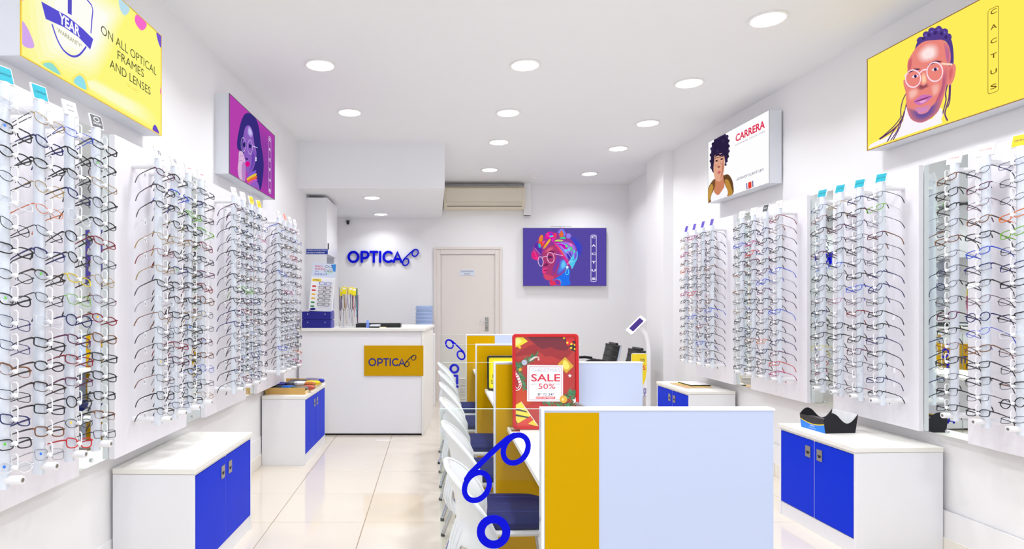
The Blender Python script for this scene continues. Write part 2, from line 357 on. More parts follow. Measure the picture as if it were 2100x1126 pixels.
# ------------------------------------------------------------------ light boxes with printed pictures
PRINTS = {
 'screen': [
  ('soft',(88,74,164),(52,70,215),[(0.0999,0.303),(0.172,0.2771),(0.2355,0.2048),(0.263,0.1315),(0.2454,0.0295),(0.2003,-0.0269),(0.1462,-0.0648),(0.1006,0.0639),(0.0732,0.2198)]),
  ('poly',(150,60,150),[(-0.4835,0.0442),(-0.4701,0.0809),(-0.4434,0.1635),(-0.3902,0.2374),(-0.3768,0.2741),(-0.3502,0.3157),(-0.3104,0.3166),(-0.2972,0.2759),(-0.2794,0.3309),(-0.2483,0.359),(-0.1862,0.365),(-0.115,0.3439),(-0.0972,0.3808),(-0.0615,0.409),(-0.0169,0.401),(0.019,0.347),(0.0549,0.3432),(0.0954,0.2983),(0.0731,0.2611),(0.1181,0.2208),(0.1589,0.1572),(0.1818,0.0838),(0.1822,-0.0179),(0.1552,-0.0739),(0.1193,-0.1393),(0.1014,-0.1859),(0.0832,-0.1584),(0.047,-0.1126),(0.0018,-0.0301),(-0.0612,0.0793),(-0.1328,0.1697),(-0.2041,0.1591),(-0.2753,0.112),(-0.3287,0.0469),(-0.3555,-0.0268),(-0.391,-0.0549),(-0.4352,-0.0373),(-0.4706,-0.0287)]),
  ('poly',(40,115,240),[(-0.1865,-0.31),(-0.1147,-0.2814),(-0.0428,-0.2435),(0.0291,-0.1777),(0.0788,-0.1863),(0.0655,-0.3072),(0.064,-0.4031),(-0.2089,-0.4057)]),
  ('poly',(225,55,95),[(-0.2089,-0.3242),(-0.1596,-0.3421),(-0.1147,-0.3834),(-0.1147,-0.4048),(-0.2089,-0.4057)]),
  ('soft',(40,115,240),(110,190,250),[(-0.1057,-0.3091),(-0.0608,-0.3179),(-0.0427,-0.3641),(-0.0607,-0.4043),(-0.0967,-0.3925),(-0.1147,-0.3463)]),
  ('soft',(225,55,95),(120,60,180),[(-0.1506,-0.3281),(-0.0697,-0.3365),(-0.0607,-0.4043),(-0.1147,-0.4048),(-0.1327,-0.3743)]),
  ('poly',(175,62,118),[(-0.3198,0.0563),(-0.2753,0.1166),(-0.213,0.159),(-0.1417,0.1714),(-0.0791,0.1157),(-0.0342,0.0338),(0.0198,-0.0575),(0.047,-0.1218),(0.0291,-0.1777),(-0.0069,-0.2152),(-0.0608,-0.2622),(-0.1327,-0.3094),(-0.1999,-0.3361),(-0.267,-0.3294),(-0.3027,-0.2929),(-0.307,-0.2468),(-0.3221,-0.2101),(-0.3158,-0.1686),(-0.3246,-0.1181),(-0.3156,-0.072),(-0.3199,-0.0079)]),
  ('soft',(175,62,118),(222,100,130),[(-0.2931,0.0751),(-0.2397,0.131),(-0.1774,0.1505),(-0.1506,0.1236),(-0.2041,0.0859),(-0.2576,0.0574)]),
  ('poly',(215,75,110),[(-0.3026,-0.2652),(-0.2669,-0.2509),(-0.1865,-0.273),(-0.1506,-0.3003),(-0.1999,-0.3333),(-0.267,-0.3276)]),
  ('soft',(175,62,118),(118,66,176),[(-0.1149,0.0783),(-0.0612,0.0609),(-0.0252,0.0063),(-0.061,-0.068),(-0.1058,-0.1425),(-0.1327,-0.2353),(-0.1775,-0.2729),(-0.1864,-0.1806),(-0.1417,-0.0693)]),
  ('soft',(118,66,176),(84,140,240),[(-0.07,-0.0497),(-0.0207,-0.0213),(0.0199,-0.0668),(0.0425,-0.1219),(0.0201,-0.1778),(-0.0339,-0.2248),(-0.0968,-0.2627),(-0.1148,-0.2166),(-0.0879,-0.1423)]),
  ('soft',(84,140,240),(110,205,248),[(-0.0476,-0.0678),(-0.0117,-0.0396),(0.0199,-0.0852),(0.02,-0.1407),(-0.0249,-0.1784),(-0.0609,-0.1604)]),
  ('poly',(235,65,135),[(-0.3202,-0.1659),(-0.2846,-0.1543),(-0.2293,-0.1812),(-0.2624,-0.2047),(-0.2776,-0.2418),(-0.3115,-0.2394),(-0.3221,-0.2101)]),
  ('poly',(120,30,90),[(-0.3007,-0.1895),(-0.2293,-0.1794),(-0.2579,-0.1963),(-0.2936,-0.2005)]),
  ('poly',(110,40,90),[(-0.3157,-0.118),(-0.2846,-0.1313),(-0.24,-0.1168),(-0.2578,-0.0849),(-0.2845,-0.1083)]),
  ('poly',(100,40,90),[(-0.2576,0.0024),(-0.2131,0.0215),(-0.1729,0.0038),(-0.2042,-0.0197),(-0.2443,-0.0158)]),
  ('poly',(90,30,90),[(-0.2398,0.076),(-0.1863,0.0862),(-0.1327,0.0688),(-0.1863,0.0715)]),
  ('poly',(225,25,160),[(-0.2839,0.2807),(-0.2483,0.3517),(-0.1862,0.3586),(-0.1462,0.2884),(-0.2218,0.2547)]),
  ('poly',(230,60,110),[(-0.1506,0.343),(-0.115,0.3347),(-0.1328,0.2612),(-0.1862,0.2418),(-0.164,0.2971)]),
  ('poly',(235,130,50),[(-0.3725,0.2469),(-0.3458,0.3094),(-0.3148,0.3101),(-0.3176,0.239),(-0.3549,0.2109)]),
  ('poly',(240,160,50),[(-0.3063,0.1388),(-0.2262,0.2546),(-0.204,0.2369),(-0.2841,0.1256)]),
  ('poly',(235,70,50),[(-0.3903,0.201),(-0.3106,0.2209),(-0.2929,0.1756),(-0.3462,0.1472)]),
  ('poly',(90,50,170),[(-0.439,0.1499),(-0.3947,0.21),(-0.3329,0.12),(-0.3393,0.0422),(-0.3906,0.0824)]),
  ('poly',(235,40,130),[(-0.4774,0.0352),(-0.4507,0.0813),(-0.3907,0.0458),(-0.3865,-0.0365),(-0.4529,-0.0284)]),
  ('poly',(60,180,200),[(-0.3815,0.183),(-0.3549,0.1926),(-0.3417,0.1473),(-0.3684,0.1285)]),
  ('poly',(110,130,240),[(-0.0972,0.3625),(-0.0571,0.4),(-0.0168,0.3918),(0.0146,0.3377),(-0.0077,0.2914),(-0.0436,0.3638),(-0.0793,0.3356)]),
  ('poly',(230,110,60),[(-0.0704,0.3449),(-0.0436,0.3729),(-0.0167,0.3279),(-0.0346,0.2817),(-0.0793,0.3081)]),
  ('poly',(150,130,235),[(0.028,0.3335),(0.0729,0.3345),(0.0909,0.2982),(0.0641,0.2655),(0.0281,0.2739)]),
  ('poly',(165,225,90),[(-0.1462,0.229),(-0.0971,0.251),(-0.0211,0.2344),(-0.0792,0.2212)]),
  ('poly',(60,200,160),[(-0.0703,0.2809),(0.0012,0.2871),(0.0102,0.2598),(-0.0614,0.2628)]),
  ('poly',(150,115,230),[(-0.1149,0.2022),(-0.0076,0.2181),(0.1002,0.1928),(0.1545,0.1294),(0.1458,0.0462),(0.1009,-0.0285),(0.0468,-0.0294),(-0.0073,0.0251),(-0.0612,0.1253)]),
  ('poly',(200,20,190),[(-0.1328,0.2109),(-0.0613,0.2078),(0.0554,0.1275),(0.0465,0.0813),(-0.0433,0.144)]),
  ('poly',(225,40,150),[(-0.1506,0.1923),(-0.1149,0.1774),(0.0559,-0.0847),(0.0425,-0.1126),(0.0109,-0.0669)]),
  ('poly',(245,90,70),[(-0.106,0.1519),(-0.0702,0.1251),(-0.0073,0.0159),(-0.0252,0.0248)]),
  ('poly',(90,220,110),[(0.0104,0.1726),(0.0355,0.1777),(0.0374,0.141),(0.015,0.1359)]),
  ('poly',(90,210,130),[(0.0779,0.1464),(0.1049,0.1377),(0.1095,0.0917),(0.0843,0.0958)]),
  ('poly',(90,190,245),[(-0.0074,0.0895),(0.0195,0.1176),(0.042,0.0904),(0.0106,0.0622)]),
  ('poly',(70,60,190),[(0.0287,0.0349),(0.0736,0.0634),(0.1008,0.0085),(0.0648,-0.0383)]),
  ('poly',(85,205,240),[(0.0559,-0.0801),(0.1008,-0.0008),(0.1457,0.0647),(0.1836,0.0746),(0.1822,-0.0179),(0.1552,-0.0739),(0.1058,-0.172),(0.0831,-0.1213)]),
  ('poly',(150,90,220),[(0.1367,0.046),(0.1637,0.0835),(0.173,0.0097),(0.1461,-0.0463)]),
  ('poly0',(245,60,150),[(-0.2661,0.3312),(-0.2395,0.3519),(-0.2218,0.3049),(-0.2484,0.2861)]),
  ('poly0',(120,60,220),[(-0.2217,0.3414),(-0.1906,0.3512),(-0.1729,0.306),(-0.1995,0.2963)]),
  ('poly0',(250,210,60),[(-0.2663,0.1945),(-0.2174,0.2411),(-0.2129,0.2339),(-0.2592,0.1836)]),
  ('poly0',(250,90,160),[(-0.3283,0.2023),(-0.2928,0.2395),(-0.284,0.2215),(-0.3151,0.1843)]),
  ('poly0',(70,220,220),[(-0.2218,0.3004),(-0.1684,0.3107),(-0.164,0.2925),(-0.2173,0.2822)]),
  ('poly0',(230,40,200),[(-0.1862,0.2601),(-0.1506,0.2773),(-0.1595,0.215),(-0.1862,0.2235)]),
  ('line',(250,170,220),0.0046,[(-0.4303,0.1273),(-0.3906,0.0824),(-0.3553,0.0373)]),
  ('line',(250,120,190),0.0046,[(-0.4436,0.0997),(-0.4173,0.0362),(-0.4086,-0.0185)]),
  ('line',(120,40,110),0.0046,[(-0.4614,0.0537),(-0.3996,0.0457)]),
  ('line',(120,40,110),0.0046,[(-0.466,0.0125),(-0.3952,0.0137)]),
  ('line',(255,160,60),0.0064,[(-0.3592,0.2381),(-0.3458,0.293),(-0.3281,0.3025)]),
  ('line',(250,240,120),0.0055,[(-0.1417,0.2245),(-0.0703,0.2443),(-0.0255,0.2315)]),
  ('line',(120,240,220),0.0046,[(-0.1149,0.1976),(-0.0075,0.1814),(0.0824,0.1188)]),
  ('line',(255,120,160),0.0055,[(-0.1417,0.197),(-0.0433,0.0889),(0.0288,-0.0297),(0.074,-0.0937)]),
  ('line',(250,230,250),0.0037,[(-0.0613,0.162),(0.0556,0.0446),(0.1009,-0.0285)]),
  ('line',(240,90,220),0.0055,[(-0.0076,0.209),(0.0823,0.1741),(0.1456,0.0924)]),
  ('poly0',(250,120,200),[(0.0552,0.2011),(0.1002,0.1928),(0.1183,0.1564),(0.0733,0.1601)]),
  ('poly0',(120,220,250),[(0.0375,0.118),(0.0644,0.1277),(0.0735,0.091),(0.0465,0.0813)]),
  ('poly0',(240,100,80),[(-0.0615,0.3725),(-0.0392,0.3867),(-0.0302,0.3595),(-0.0525,0.3453)]),
  ('poly0',(60,230,190),[(0.1186,0.0919),(0.1456,0.1016),(0.1502,0.0648),(0.1232,0.055)]),
  ('line',(60,60,190),0.0046,[(0.1145,-0.0653),(0.1549,0.0094),(0.1683,0.0651)]),
  ('line',(240,250,250),0.0037,[(0.029,-0.1128),(0.0739,-0.0659),(0.1191,-0.0652)]),
  ('ring',(250,205,235),0.0082,[(-0.3115,-0.0591),(-0.3102,-0.0807),(-0.3124,-0.1008),(-0.318,-0.1173),(-0.3264,-0.1288),(-0.3367,-0.134),(-0.3481,-0.1325),(-0.3593,-0.1244),(-0.3693,-0.1105),(-0.377,-0.0922),(-0.3818,-0.0712),(-0.3831,-0.0497),(-0.3809,-0.0297),(-0.3753,-0.0131),(-0.3669,-0.0017),(-0.3566,0.0036),(-0.3453,0.0021),(-0.3341,-0.006),(-0.3241,-0.0199),(-0.3163,-0.0382)]),
  ('ring',(250,205,235),0.0083,[(-0.1561,-0.0006),(-0.1538,-0.0244),(-0.1565,-0.047),(-0.1639,-0.0661),(-0.1752,-0.0799),(-0.1893,-0.0869),(-0.2049,-0.0866),(-0.2205,-0.0788),(-0.2344,-0.0645),(-0.2453,-0.045),(-0.2522,-0.0223),(-0.2545,0.0015),(-0.2518,0.0241),(-0.2444,0.0431),(-0.2331,0.0568),(-0.219,0.0639),(-0.2034,0.0636),(-0.1879,0.0559),(-0.174,0.0417),(-0.163,0.0222)]),
  ('line',(250,205,235),0.0083,[(-0.3199,-0.0097),(-0.2932,0.0063),(-0.2487,0.0099)]),
  ('line',(235,190,250),0.0083,[(-0.1578,0.0454),(-0.0297,0.0191)]),
  ('poly0',(235,250,250),[(0.0534,-0.1477),(0.0526,-0.154),(0.0501,-0.1597),(0.0464,-0.1643),(0.0416,-0.1672),(0.0363,-0.1683),(0.031,-0.1674),(0.0262,-0.1645),(0.0224,-0.1601),(0.02,-0.1544),(0.0191,-0.1482),(0.02,-0.1419),(0.0224,-0.1361),(0.0262,-0.1316),(0.0309,-0.1286),(0.0362,-0.1275),(0.0415,-0.1285),(0.0463,-0.1313),(0.0501,-0.1357),(0.0525,-0.1414)]),
  ('line',(120,235,235),0.0074,[(0.0228,-0.1703),(0.0139,-0.2446),(0.0518,-0.2441),(0.0453,-0.17),(0.0228,-0.1703)]),
  ('ring',(225,215,245),0.0082,[(0.4523,0.2968),(0.451,0.3033),(0.4474,0.3088),(0.4419,0.3124),(0.4354,0.3137),(0.3925,0.3137),(0.3861,0.3124),(0.3806,0.3088),(0.3769,0.3033),(0.3756,0.2968),(0.3756,-0.3378),(0.3769,-0.3443),(0.3806,-0.3498),(0.3861,-0.3534),(0.3925,-0.3547),(0.4354,-0.3547),(0.4419,-0.3534),(0.4474,-0.3498),(0.451,-0.3443),(0.4523,-0.3378)]),
  ('text',(235,230,250),'C',0.4149,0.2842,0.0583,0.0332),
  ('text',(235,230,250),'A',0.4149,0.1641,0.0583,0.0333),
  ('text',(235,230,250),'C',0.4149,0.0445,0.0583,0.0334),
  ('text',(235,230,250),'T',0.4149,-0.0764,0.0585,0.0335),
  ('text',(235,230,250),'U',0.4149,-0.1929,0.0585,0.0336),
  ('text',(235,230,250),'S',0.4149,-0.3145,0.0586,0.0337),
 ],
 'magenta': [
  ('soft',(188,66,178),(150,62,165),[(0.088,0.2734),(0.5392594076922678,0.2747),(0.5338,-0.2738),(0.0364,-0.2711),(0.2074,-0.0096)]),
  ('poly',(58,46,128),[(-0.389,-0.0242),(-0.3554,0.0631),(-0.2953,0.1655),(-0.2119,0.2395),(-0.1033,0.2765000000000001),(0.0328,0.2765000000000001),(0.1123,0.2287),(0.1601,0.1199),(0.2244,0.0117),(0.2299,-0.0937),(0.1707,-0.2476),(0.109,-0.2716),(0.039,-0.2445),(-0.0415,-0.1987),(-0.3198,-0.0726),(-0.3699,-0.0757)]),
  ('poly',(146,98,196),[(-0.2091,0.1394),(-0.1138,0.1757),(-0.037,0.1325),(-0.0022,0.0651),(0.0487,0.0084),(0.0114,-0.0853),(-0.0664,-0.1693),(-0.1512,-0.2027),(-0.2021,-0.1792),(-0.2237,-0.1338),(-0.2426,-0.0638),(-0.2776,-0.0309),(-0.2561,0.055)]),
  ('soft',(146,98,196),(206,200,252),[(-0.1551,0.1595),(-0.0925,0.1753),(-0.0314,0.1339),(-0.0818,0.0926),(-0.1608,0.1025)]),
  ('soft',(146,98,196),(112,70,180),[(-0.0619,0.0177),(0.0342,0.0052),(0.0028,-0.0871),(-0.0716,-0.1661),(-0.1367,-0.1915),(-0.0736,-0.1029)]),
  ('poly',(228,190,228),[(-0.3454,-0.0783),(-0.2684,-0.0654),(-0.2167,-0.1158),(-0.2066,-0.1717),(-0.2271,-0.2714),(-0.3403,-0.2717),(-0.3742,-0.2132),(-0.3573,-0.1452)]),
  ('poly',(190,140,205),[(-0.2912,-0.1641),(-0.2229,-0.1254),(-0.2066,-0.1717),(-0.2267,-0.2671),(-0.2766,-0.2722)]),
  ('line',(170,110,190),0.0033,[(-0.3445,-0.1183),(-0.2836,-0.0891),(-0.2432,-0.1214)]),
  ('line',(170,110,190),0.0033,[(-0.353,-0.1524),(-0.2874,-0.1265),(-0.236,-0.1528)]),
  ('poly',(228,22,140),[(-0.2157,-0.1322),(-0.1549,-0.1046),(-0.1074,-0.114),(-0.1567,-0.1492),(-0.2045,-0.1514)]),
  ('poly',(130,95,220),[(-0.1576,-0.2123),(0.015,-0.1362),(0.0245,-0.1559),(-0.1594,-0.2312)]),
  ('poly',(235,200,60),[(-0.1649,-0.2322),(0.0243,-0.1586),(0.034,-0.1758),(-0.1614,-0.2509)]),
  ('poly',(235,110,70),[(-0.1614,-0.2509),(0.0339,-0.1775),(0.0436,-0.1957),(-0.1466,-0.2651)]),
  ('poly',(200,90,200),[(-0.1466,-0.2651),(0.0433,-0.1983),(0.0532,-0.2157),(-0.1041,-0.2744)]),
  ('poly',(150,100,200),[(-0.1041,-0.2744),(0.0532,-0.2157),(0.124,-0.269),(0.0366,-0.2693)]),
  ('poly',(45,35,110),[(-0.2664,0.0041),(-0.2025,0.0254),(-0.2163,-0.0089),(-0.2642,-0.0238)]),
  ('poly',(45,35,110),[(-0.1335,0.0306),(-0.0737,0.036),(-0.098,0.0096),(-0.1361,0.0043)]),
  ('poly',(70,40,120),[(-0.2061,-0.0888),(-0.153,-0.0859),(-0.173,-0.1001),(-0.2101,-0.1021)]),
  ('ring',(225,215,245),0.0041,[(-0.2121,0.0076),(-0.2136,-0.009),(-0.22,-0.0251),(-0.2304,-0.0392),(-0.244,-0.0498),(-0.2593,-0.056),(-0.2748,-0.0571),(-0.2889,-0.0531),(-0.3005,-0.0444),(-0.3082,-0.0319),(-0.3115,-0.0167),(-0.3099,-0.0005),(-0.3038,0.0154),(-0.2936,0.0293),(-0.2803,0.04),(-0.2652,0.0464),(-0.2497,0.0477),(-0.2353,0.044),(-0.2236,0.0354),(-0.2156,0.0229)]),
  ('ring',(225,215,245),0.0043,[(-0.0555,0.0284),(-0.057,0.0109),(-0.064,-0.0062),(-0.0755,-0.0212),(-0.0905,-0.0326),(-0.1074,-0.0393),(-0.1246,-0.0406),(-0.1403,-0.0364),(-0.1531,-0.0273),(-0.1618,-0.0141),(-0.1655,0.0018),(-0.1639,0.019),(-0.1571,0.0359),(-0.1459,0.0507),(-0.1312,0.0621),(-0.1145,0.069),(-0.0973,0.0706),(-0.0814,0.0668),(-0.0683,0.0578),(-0.0593,0.0446)]),
  ('line',(235,230,245),0.0051,[(-0.0517,0.0385),(0.0672,0.0537)]),
  ('poly0',(240,235,250),[(0.0476,-0.0331),(0.0464,-0.036),(0.0437,-0.0389),(0.0397,-0.0417),(0.0347,-0.044),(0.0293,-0.0455),(0.024,-0.0462),(0.0193,-0.046),(0.0157,-0.0449),(0.0135,-0.043),(0.0129,-0.0405),(0.014,-0.0376),(0.0167,-0.0346),(0.0207,-0.0319),(0.0256,-0.0296),(0.031,-0.028),(0.0363,-0.0273),(0.0411,-0.0275),(0.0447,-0.0286),(0.047,-0.0305)]),
  ('poly0',(240,235,250),[(0.0459,-0.0506),(0.0448,-0.0535),(0.0421,-0.0565),(0.038,-0.0593),(0.0331,-0.0615),(0.0277,-0.0631),(0.0224,-0.0638),(0.0177,-0.0635),(0.014,-0.0624),(0.0118,-0.0605),(0.0112,-0.0579),(0.0123,-0.0551),(0.015,-0.0521),(0.019,-0.0494),(0.024,-0.0471),(0.0293,-0.0455),(0.0347,-0.0448),(0.0394,-0.0451),(0.0431,-0.0462),(0.0453,-0.0481)]),
  ('ring',(235,230,245),0.0046,[(0.4313,0.217),(0.4303,0.2222),(0.4273,0.2266),(0.4229,0.2296),(0.4176,0.2306),(0.3829,0.2306),(0.3776,0.2296),(0.3732,0.2266),(0.3702,0.2222),(0.3692,0.217),(0.3692,-0.2352),(0.3702,-0.2405),(0.3732,-0.2449),(0.3776,-0.2479),(0.3829,-0.2489),(0.4176,-0.2489),(0.4229,-0.2479),(0.4273,-0.2449),(0.4303,-0.2405),(0.4313,-0.2352)]),
  ('text',(240,235,250),'C',0.3902,0.2043,0.0543,0.0238),
  ('text',(240,235,250),'A',0.3902,0.1215,0.0543,0.0239),
  ('text',(240,235,250),'C',0.3902,0.0337,0.0544,0.024),
  ('text',(240,235,250),'T',0.3902,-0.0516,0.0544,0.0241),
  ('text',(240,235,250),'U',0.3902,-0.1382,0.0545,0.0241),
  ('text',(240,235,250),'S',0.3902,-0.227,0.0545,0.0242),
 ],
 'sport': [
  ('poly',(44,32,66),[(-0.447,0.1593),(-0.4516,0.0819),(-0.4344,0.0188),(-0.3895,-0.0208),(-0.3753,0.0639),(-0.3556,0.1319),(-0.2891,0.1298),(-0.2148,0.116),(-0.1875,0.0479),(-0.1785,0.008),(-0.1333,0.0536),(-0.1208,0.1157),(-0.1244,0.2001),(-0.1422,0.2531),(-0.1962,0.281),(-0.2697,0.2889999999999998),(-0.3546,0.2856),(-0.4127,0.2578),(-0.4366,0.2154)]),
  ('poly0',(56,42,82),[(-0.4034,0.2069),(-0.4048,0.2018),(-0.4087,0.1979),(-0.4147,0.1956),(-0.4224,0.1951),(-0.4309,0.1964),(-0.4394,0.1994),(-0.447,0.2038),(-0.4531,0.2093),(-0.457,0.2152),(-0.4583,0.221),(-0.4569,0.226),(-0.4529,0.2299),(-0.4468,0.2322),(-0.4391,0.2327),(-0.4306,0.2314),(-0.4221,0.2283),(-0.4145,0.2239),(-0.4085,0.2185),(-0.4047,0.2126)]),
  ('poly0',(44,32,66),[(-0.4175,0.152),(-0.4188,0.1475),(-0.4224,0.1441),(-0.4281,0.142),(-0.4352,0.1415),(-0.4432,0.1427),(-0.4511,0.1454),(-0.4582,0.1494),(-0.4639,0.1543),(-0.4675,0.1596),(-0.4687,0.1647),(-0.4674,0.1693),(-0.4637,0.1727),(-0.458,0.1748),(-0.4508,0.1752),(-0.4429,0.174),(-0.435,0.1713),(-0.4279,0.1673),(-0.4223,0.1624),(-0.4187,0.1572)]),
  ('poly0',(44,32,66),[(-0.4239,0.0949),(-0.4251,0.0907),(-0.4284,0.0874),(-0.4337,0.0854),(-0.4403,0.0848),(-0.4476,0.0859),(-0.455,0.0883),(-0.4616,0.092),(-0.4668,0.0965),(-0.4702,0.1014),(-0.4713,0.1063),(-0.4701,0.1105),(-0.4667,0.1138),(-0.4614,0.1158),(-0.4547,0.1163),(-0.4474,0.1153),(-0.4401,0.1128),(-0.4335,0.1091),(-0.4283,0.1046),(-0.425,0.0997)]),
  ('poly0',(56,42,82),[(-0.4126,0.0335),(-0.4138,0.0292),(-0.4172,0.0259),(-0.4224,0.0238),(-0.429,0.0232),(-0.4363,0.0241),(-0.4436,0.0265),(-0.4502,0.0301),(-0.4555,0.0346),(-0.4588,0.0395),(-0.4599,0.0443),(-0.4587,0.0486),(-0.4553,0.052),(-0.45,0.054),(-0.4434,0.0546),(-0.4361,0.0536),(-0.4288,0.0512),(-0.4222,0.0476),(-0.417,0.0431),(-0.4137,0.0383)]),
  ('poly0',(44,32,66),[(-0.3741,0.2428),(-0.3755,0.2375),(-0.3797,0.2335),(-0.3861,0.2311),(-0.3942,0.2306),(-0.4032,0.232),(-0.4122,0.2353),(-0.4203,0.24),(-0.4268,0.2458),(-0.4309,0.252),(-0.4323,0.2581),(-0.4308,0.2634),(-0.4266,0.2675),(-0.4201,0.2698),(-0.4119,0.2702),(-0.4029,0.2687),(-0.3939,0.2655),(-0.3859,0.2607),(-0.3795,0.255),(-0.3754,0.2488)]),
  ('poly0',(44,32,66),[(-0.3318,0.2699),(-0.3332,0.2647),(-0.3373,0.2607),(-0.3436,0.2583),(-0.3516,0.2579),(-0.3605,0.2594),(-0.3694,0.2626),(-0.3774,0.2674),(-0.3838,0.2731),(-0.3878,0.2793),(-0.3892,0.2854),(-0.3877,0.2889999999999998),(-0.3836,0.2889999999999998),(-0.3772,0.2889999999999998),(-0.3691,0.2889999999999998),(-0.3603,0.2889999999999998),(-0.3514,0.2889999999999998),(-0.3435,0.2877),(-0.3372,0.282),(-0.3332,0.2759)]),
  ('poly0',(56,42,82),[(-0.279,0.2812),(-0.2804,0.276),(-0.2844,0.2721),(-0.2906,0.2698),(-0.2985,0.2694),(-0.3072,0.2709),(-0.3159,0.2741),(-0.3238,0.2788),(-0.3301,0.2845),(-0.3341,0.2889999999999998),(-0.3354,0.2889999999999998),(-0.334,0.2889999999999998),(-0.3299,0.2889999999999998),(-0.3236,0.2889999999999998),(-0.3157,0.2889999999999998),(-0.307,0.2889999999999998),(-0.2983,0.2889999999999998),(-0.2905,0.2889999999999998),(-0.2843,0.2889999999999998),(-0.2804,0.2871)]),
  ('poly0',(44,32,66),[(-0.2199,0.2819),(-0.2212,0.2768),(-0.2251,0.2729),(-0.2312,0.2706),(-0.2389,0.2702),(-0.2475,0.2717),(-0.256,0.2749),(-0.2638,0.2795),(-0.2699,0.2852),(-0.2739,0.2889999999999998),(-0.2752,0.2889999999999998),(-0.2738,0.2889999999999998),(-0.2698,0.2889999999999998),(-0.2637,0.2889999999999998),(-0.2559,0.2889999999999998),(-0.2474,0.2889999999999998),(-0.2388,0.2889999999999998),(-0.2312,0.2889999999999998),(-0.2251,0.2889999999999998),(-0.2212,0.2878)]),
  ('poly0',(44,32,66),[(-0.1673,0.2748),(-0.1685,0.27),(-0.1721,0.2663),(-0.1777,0.2641),(-0.1847,0.2637),(-0.1926,0.265),(-0.2004,0.268),(-0.2075,0.2724),(-0.2132,0.2776),(-0.2168,0.2833),(-0.218,0.2889),(-0.2168,0.2889999999999998),(-0.2131,0.2889999999999998),(-0.2075,0.2889999999999998),(-0.2004,0.2889999999999998),(-0.1925,0.2889999999999998),(-0.1847,0.2889999999999998),(-0.1776,0.2889999999999998),(-0.1721,0.286),(-0.1685,0.2803)]),
  ('poly0',(56,42,82),[(-0.1208,0.2472),(-0.1221,0.2424),(-0.1256,0.2387),(-0.1311,0.2365),(-0.138,0.2361),(-0.1458,0.2374),(-0.1535,0.2403),(-0.1605,0.2446),(-0.1661,0.2498),(-0.1696,0.2554),(-0.1709,0.2609),(-0.1696,0.2658),(-0.1661,0.2694),(-0.1605,0.2716),(-0.1535,0.272),(-0.1458,0.2707),(-0.138,0.2677),(-0.1311,0.2634),(-0.1256,0.2582),(-0.1221,0.2526)]),
  ('poly0',(44,32,66),[(-0.1014,0.2032),(-0.1025,0.1989),(-0.1058,0.1957),(-0.1108,0.1938),(-0.1173,0.1934),(-0.1244,0.1945),(-0.1315,0.1972),(-0.138,0.201),(-0.1431,0.2057),(-0.1464,0.2107),(-0.1476,0.2156),(-0.1464,0.2199),(-0.1431,0.2231),(-0.138,0.225),(-0.1315,0.2254),(-0.1244,0.2241),(-0.1173,0.2215),(-0.1109,0.2177),(-0.1058,0.213),(-0.1025,0.208)]),
  ('poly0',(44,32,66),[(-0.0978,0.1561),(-0.099,0.1518),(-0.1022,0.1486),(-0.1073,0.1466),(-0.1137,0.1462),(-0.1208,0.1473),(-0.128,0.1499),(-0.1345,0.1536),(-0.1396,0.1583),(-0.1429,0.1633),(-0.144,0.1682),(-0.1429,0.1725),(-0.1396,0.1758),(-0.1344,0.1777),(-0.128,0.1781),(-0.1208,0.1769),(-0.1137,0.1743),(-0.1073,0.1705),(-0.1022,0.1659),(-0.099,0.161)]),
  ('poly0',(56,42,82),[(-0.0996,0.1103),(-0.1006,0.1063),(-0.1036,0.1032),(-0.1083,0.1013),(-0.1142,0.1008),(-0.1208,0.1018),(-0.1274,0.1041),(-0.1334,0.1076),(-0.1382,0.1119),(-0.1412,0.1166),(-0.1423,0.1211),(-0.1412,0.1252),(-0.1382,0.1283),(-0.1334,0.1302),(-0.1274,0.1307),(-0.1208,0.1296),(-0.1143,0.1273),(-0.1083,0.1238),(-0.1036,0.1195),(-0.1006,0.1149)]),
  ('poly0',(44,32,66),[(-0.1102,0.0666),(-0.1112,0.0625),(-0.1142,0.0594),(-0.119,0.0574),(-0.1249,0.0569),(-0.1315,0.0578),(-0.1382,0.0601),(-0.1442,0.0636),(-0.149,0.0679),(-0.152,0.0725),(-0.1531,0.0771),(-0.152,0.0812),(-0.1489,0.0844),(-0.1442,0.0863),(-0.1382,0.0868),(-0.1315,0.0858),(-0.1249,0.0835),(-0.119,0.08),(-0.1142,0.0758),(-0.1112,0.0711)]),
  ('poly0',(44,32,66),[(-0.1333,0.0302),(-0.1343,0.0264),(-0.1371,0.0234),(-0.1415,0.0215),(-0.147,0.021),(-0.1531,0.0218),(-0.1592,0.0239),(-0.1648,0.0271),(-0.1692,0.0311),(-0.172,0.0354),(-0.173,0.0397),(-0.172,0.0435),(-0.1692,0.0465),(-0.1648,0.0484),(-0.1592,0.0489),(-0.1531,0.0481),(-0.147,0.046),(-0.1415,0.0428),(-0.1371,0.0388),(-0.1343,0.0345)]),
  ('poly0',(56,42,82),[(-0.1531,0.0021),(-0.154,-0.0015),(-0.1566,-0.0043),(-0.1606,-0.0061),(-0.1656,-0.0067),(-0.1712,-0.006),(-0.1768,-0.0041),(-0.1819,-0.0011),(-0.1859,0.0025),(-0.1885,0.0066),(-0.1894,0.0106),(-0.1885,0.0142),(-0.1859,0.017),(-0.1819,0.0187),(-0.1768,0.0193),(-0.1712,0.0186),(-0.1656,0.0166),(-0.1606,0.0137),(-0.1566,0.0101),(-0.154,0.006)]),
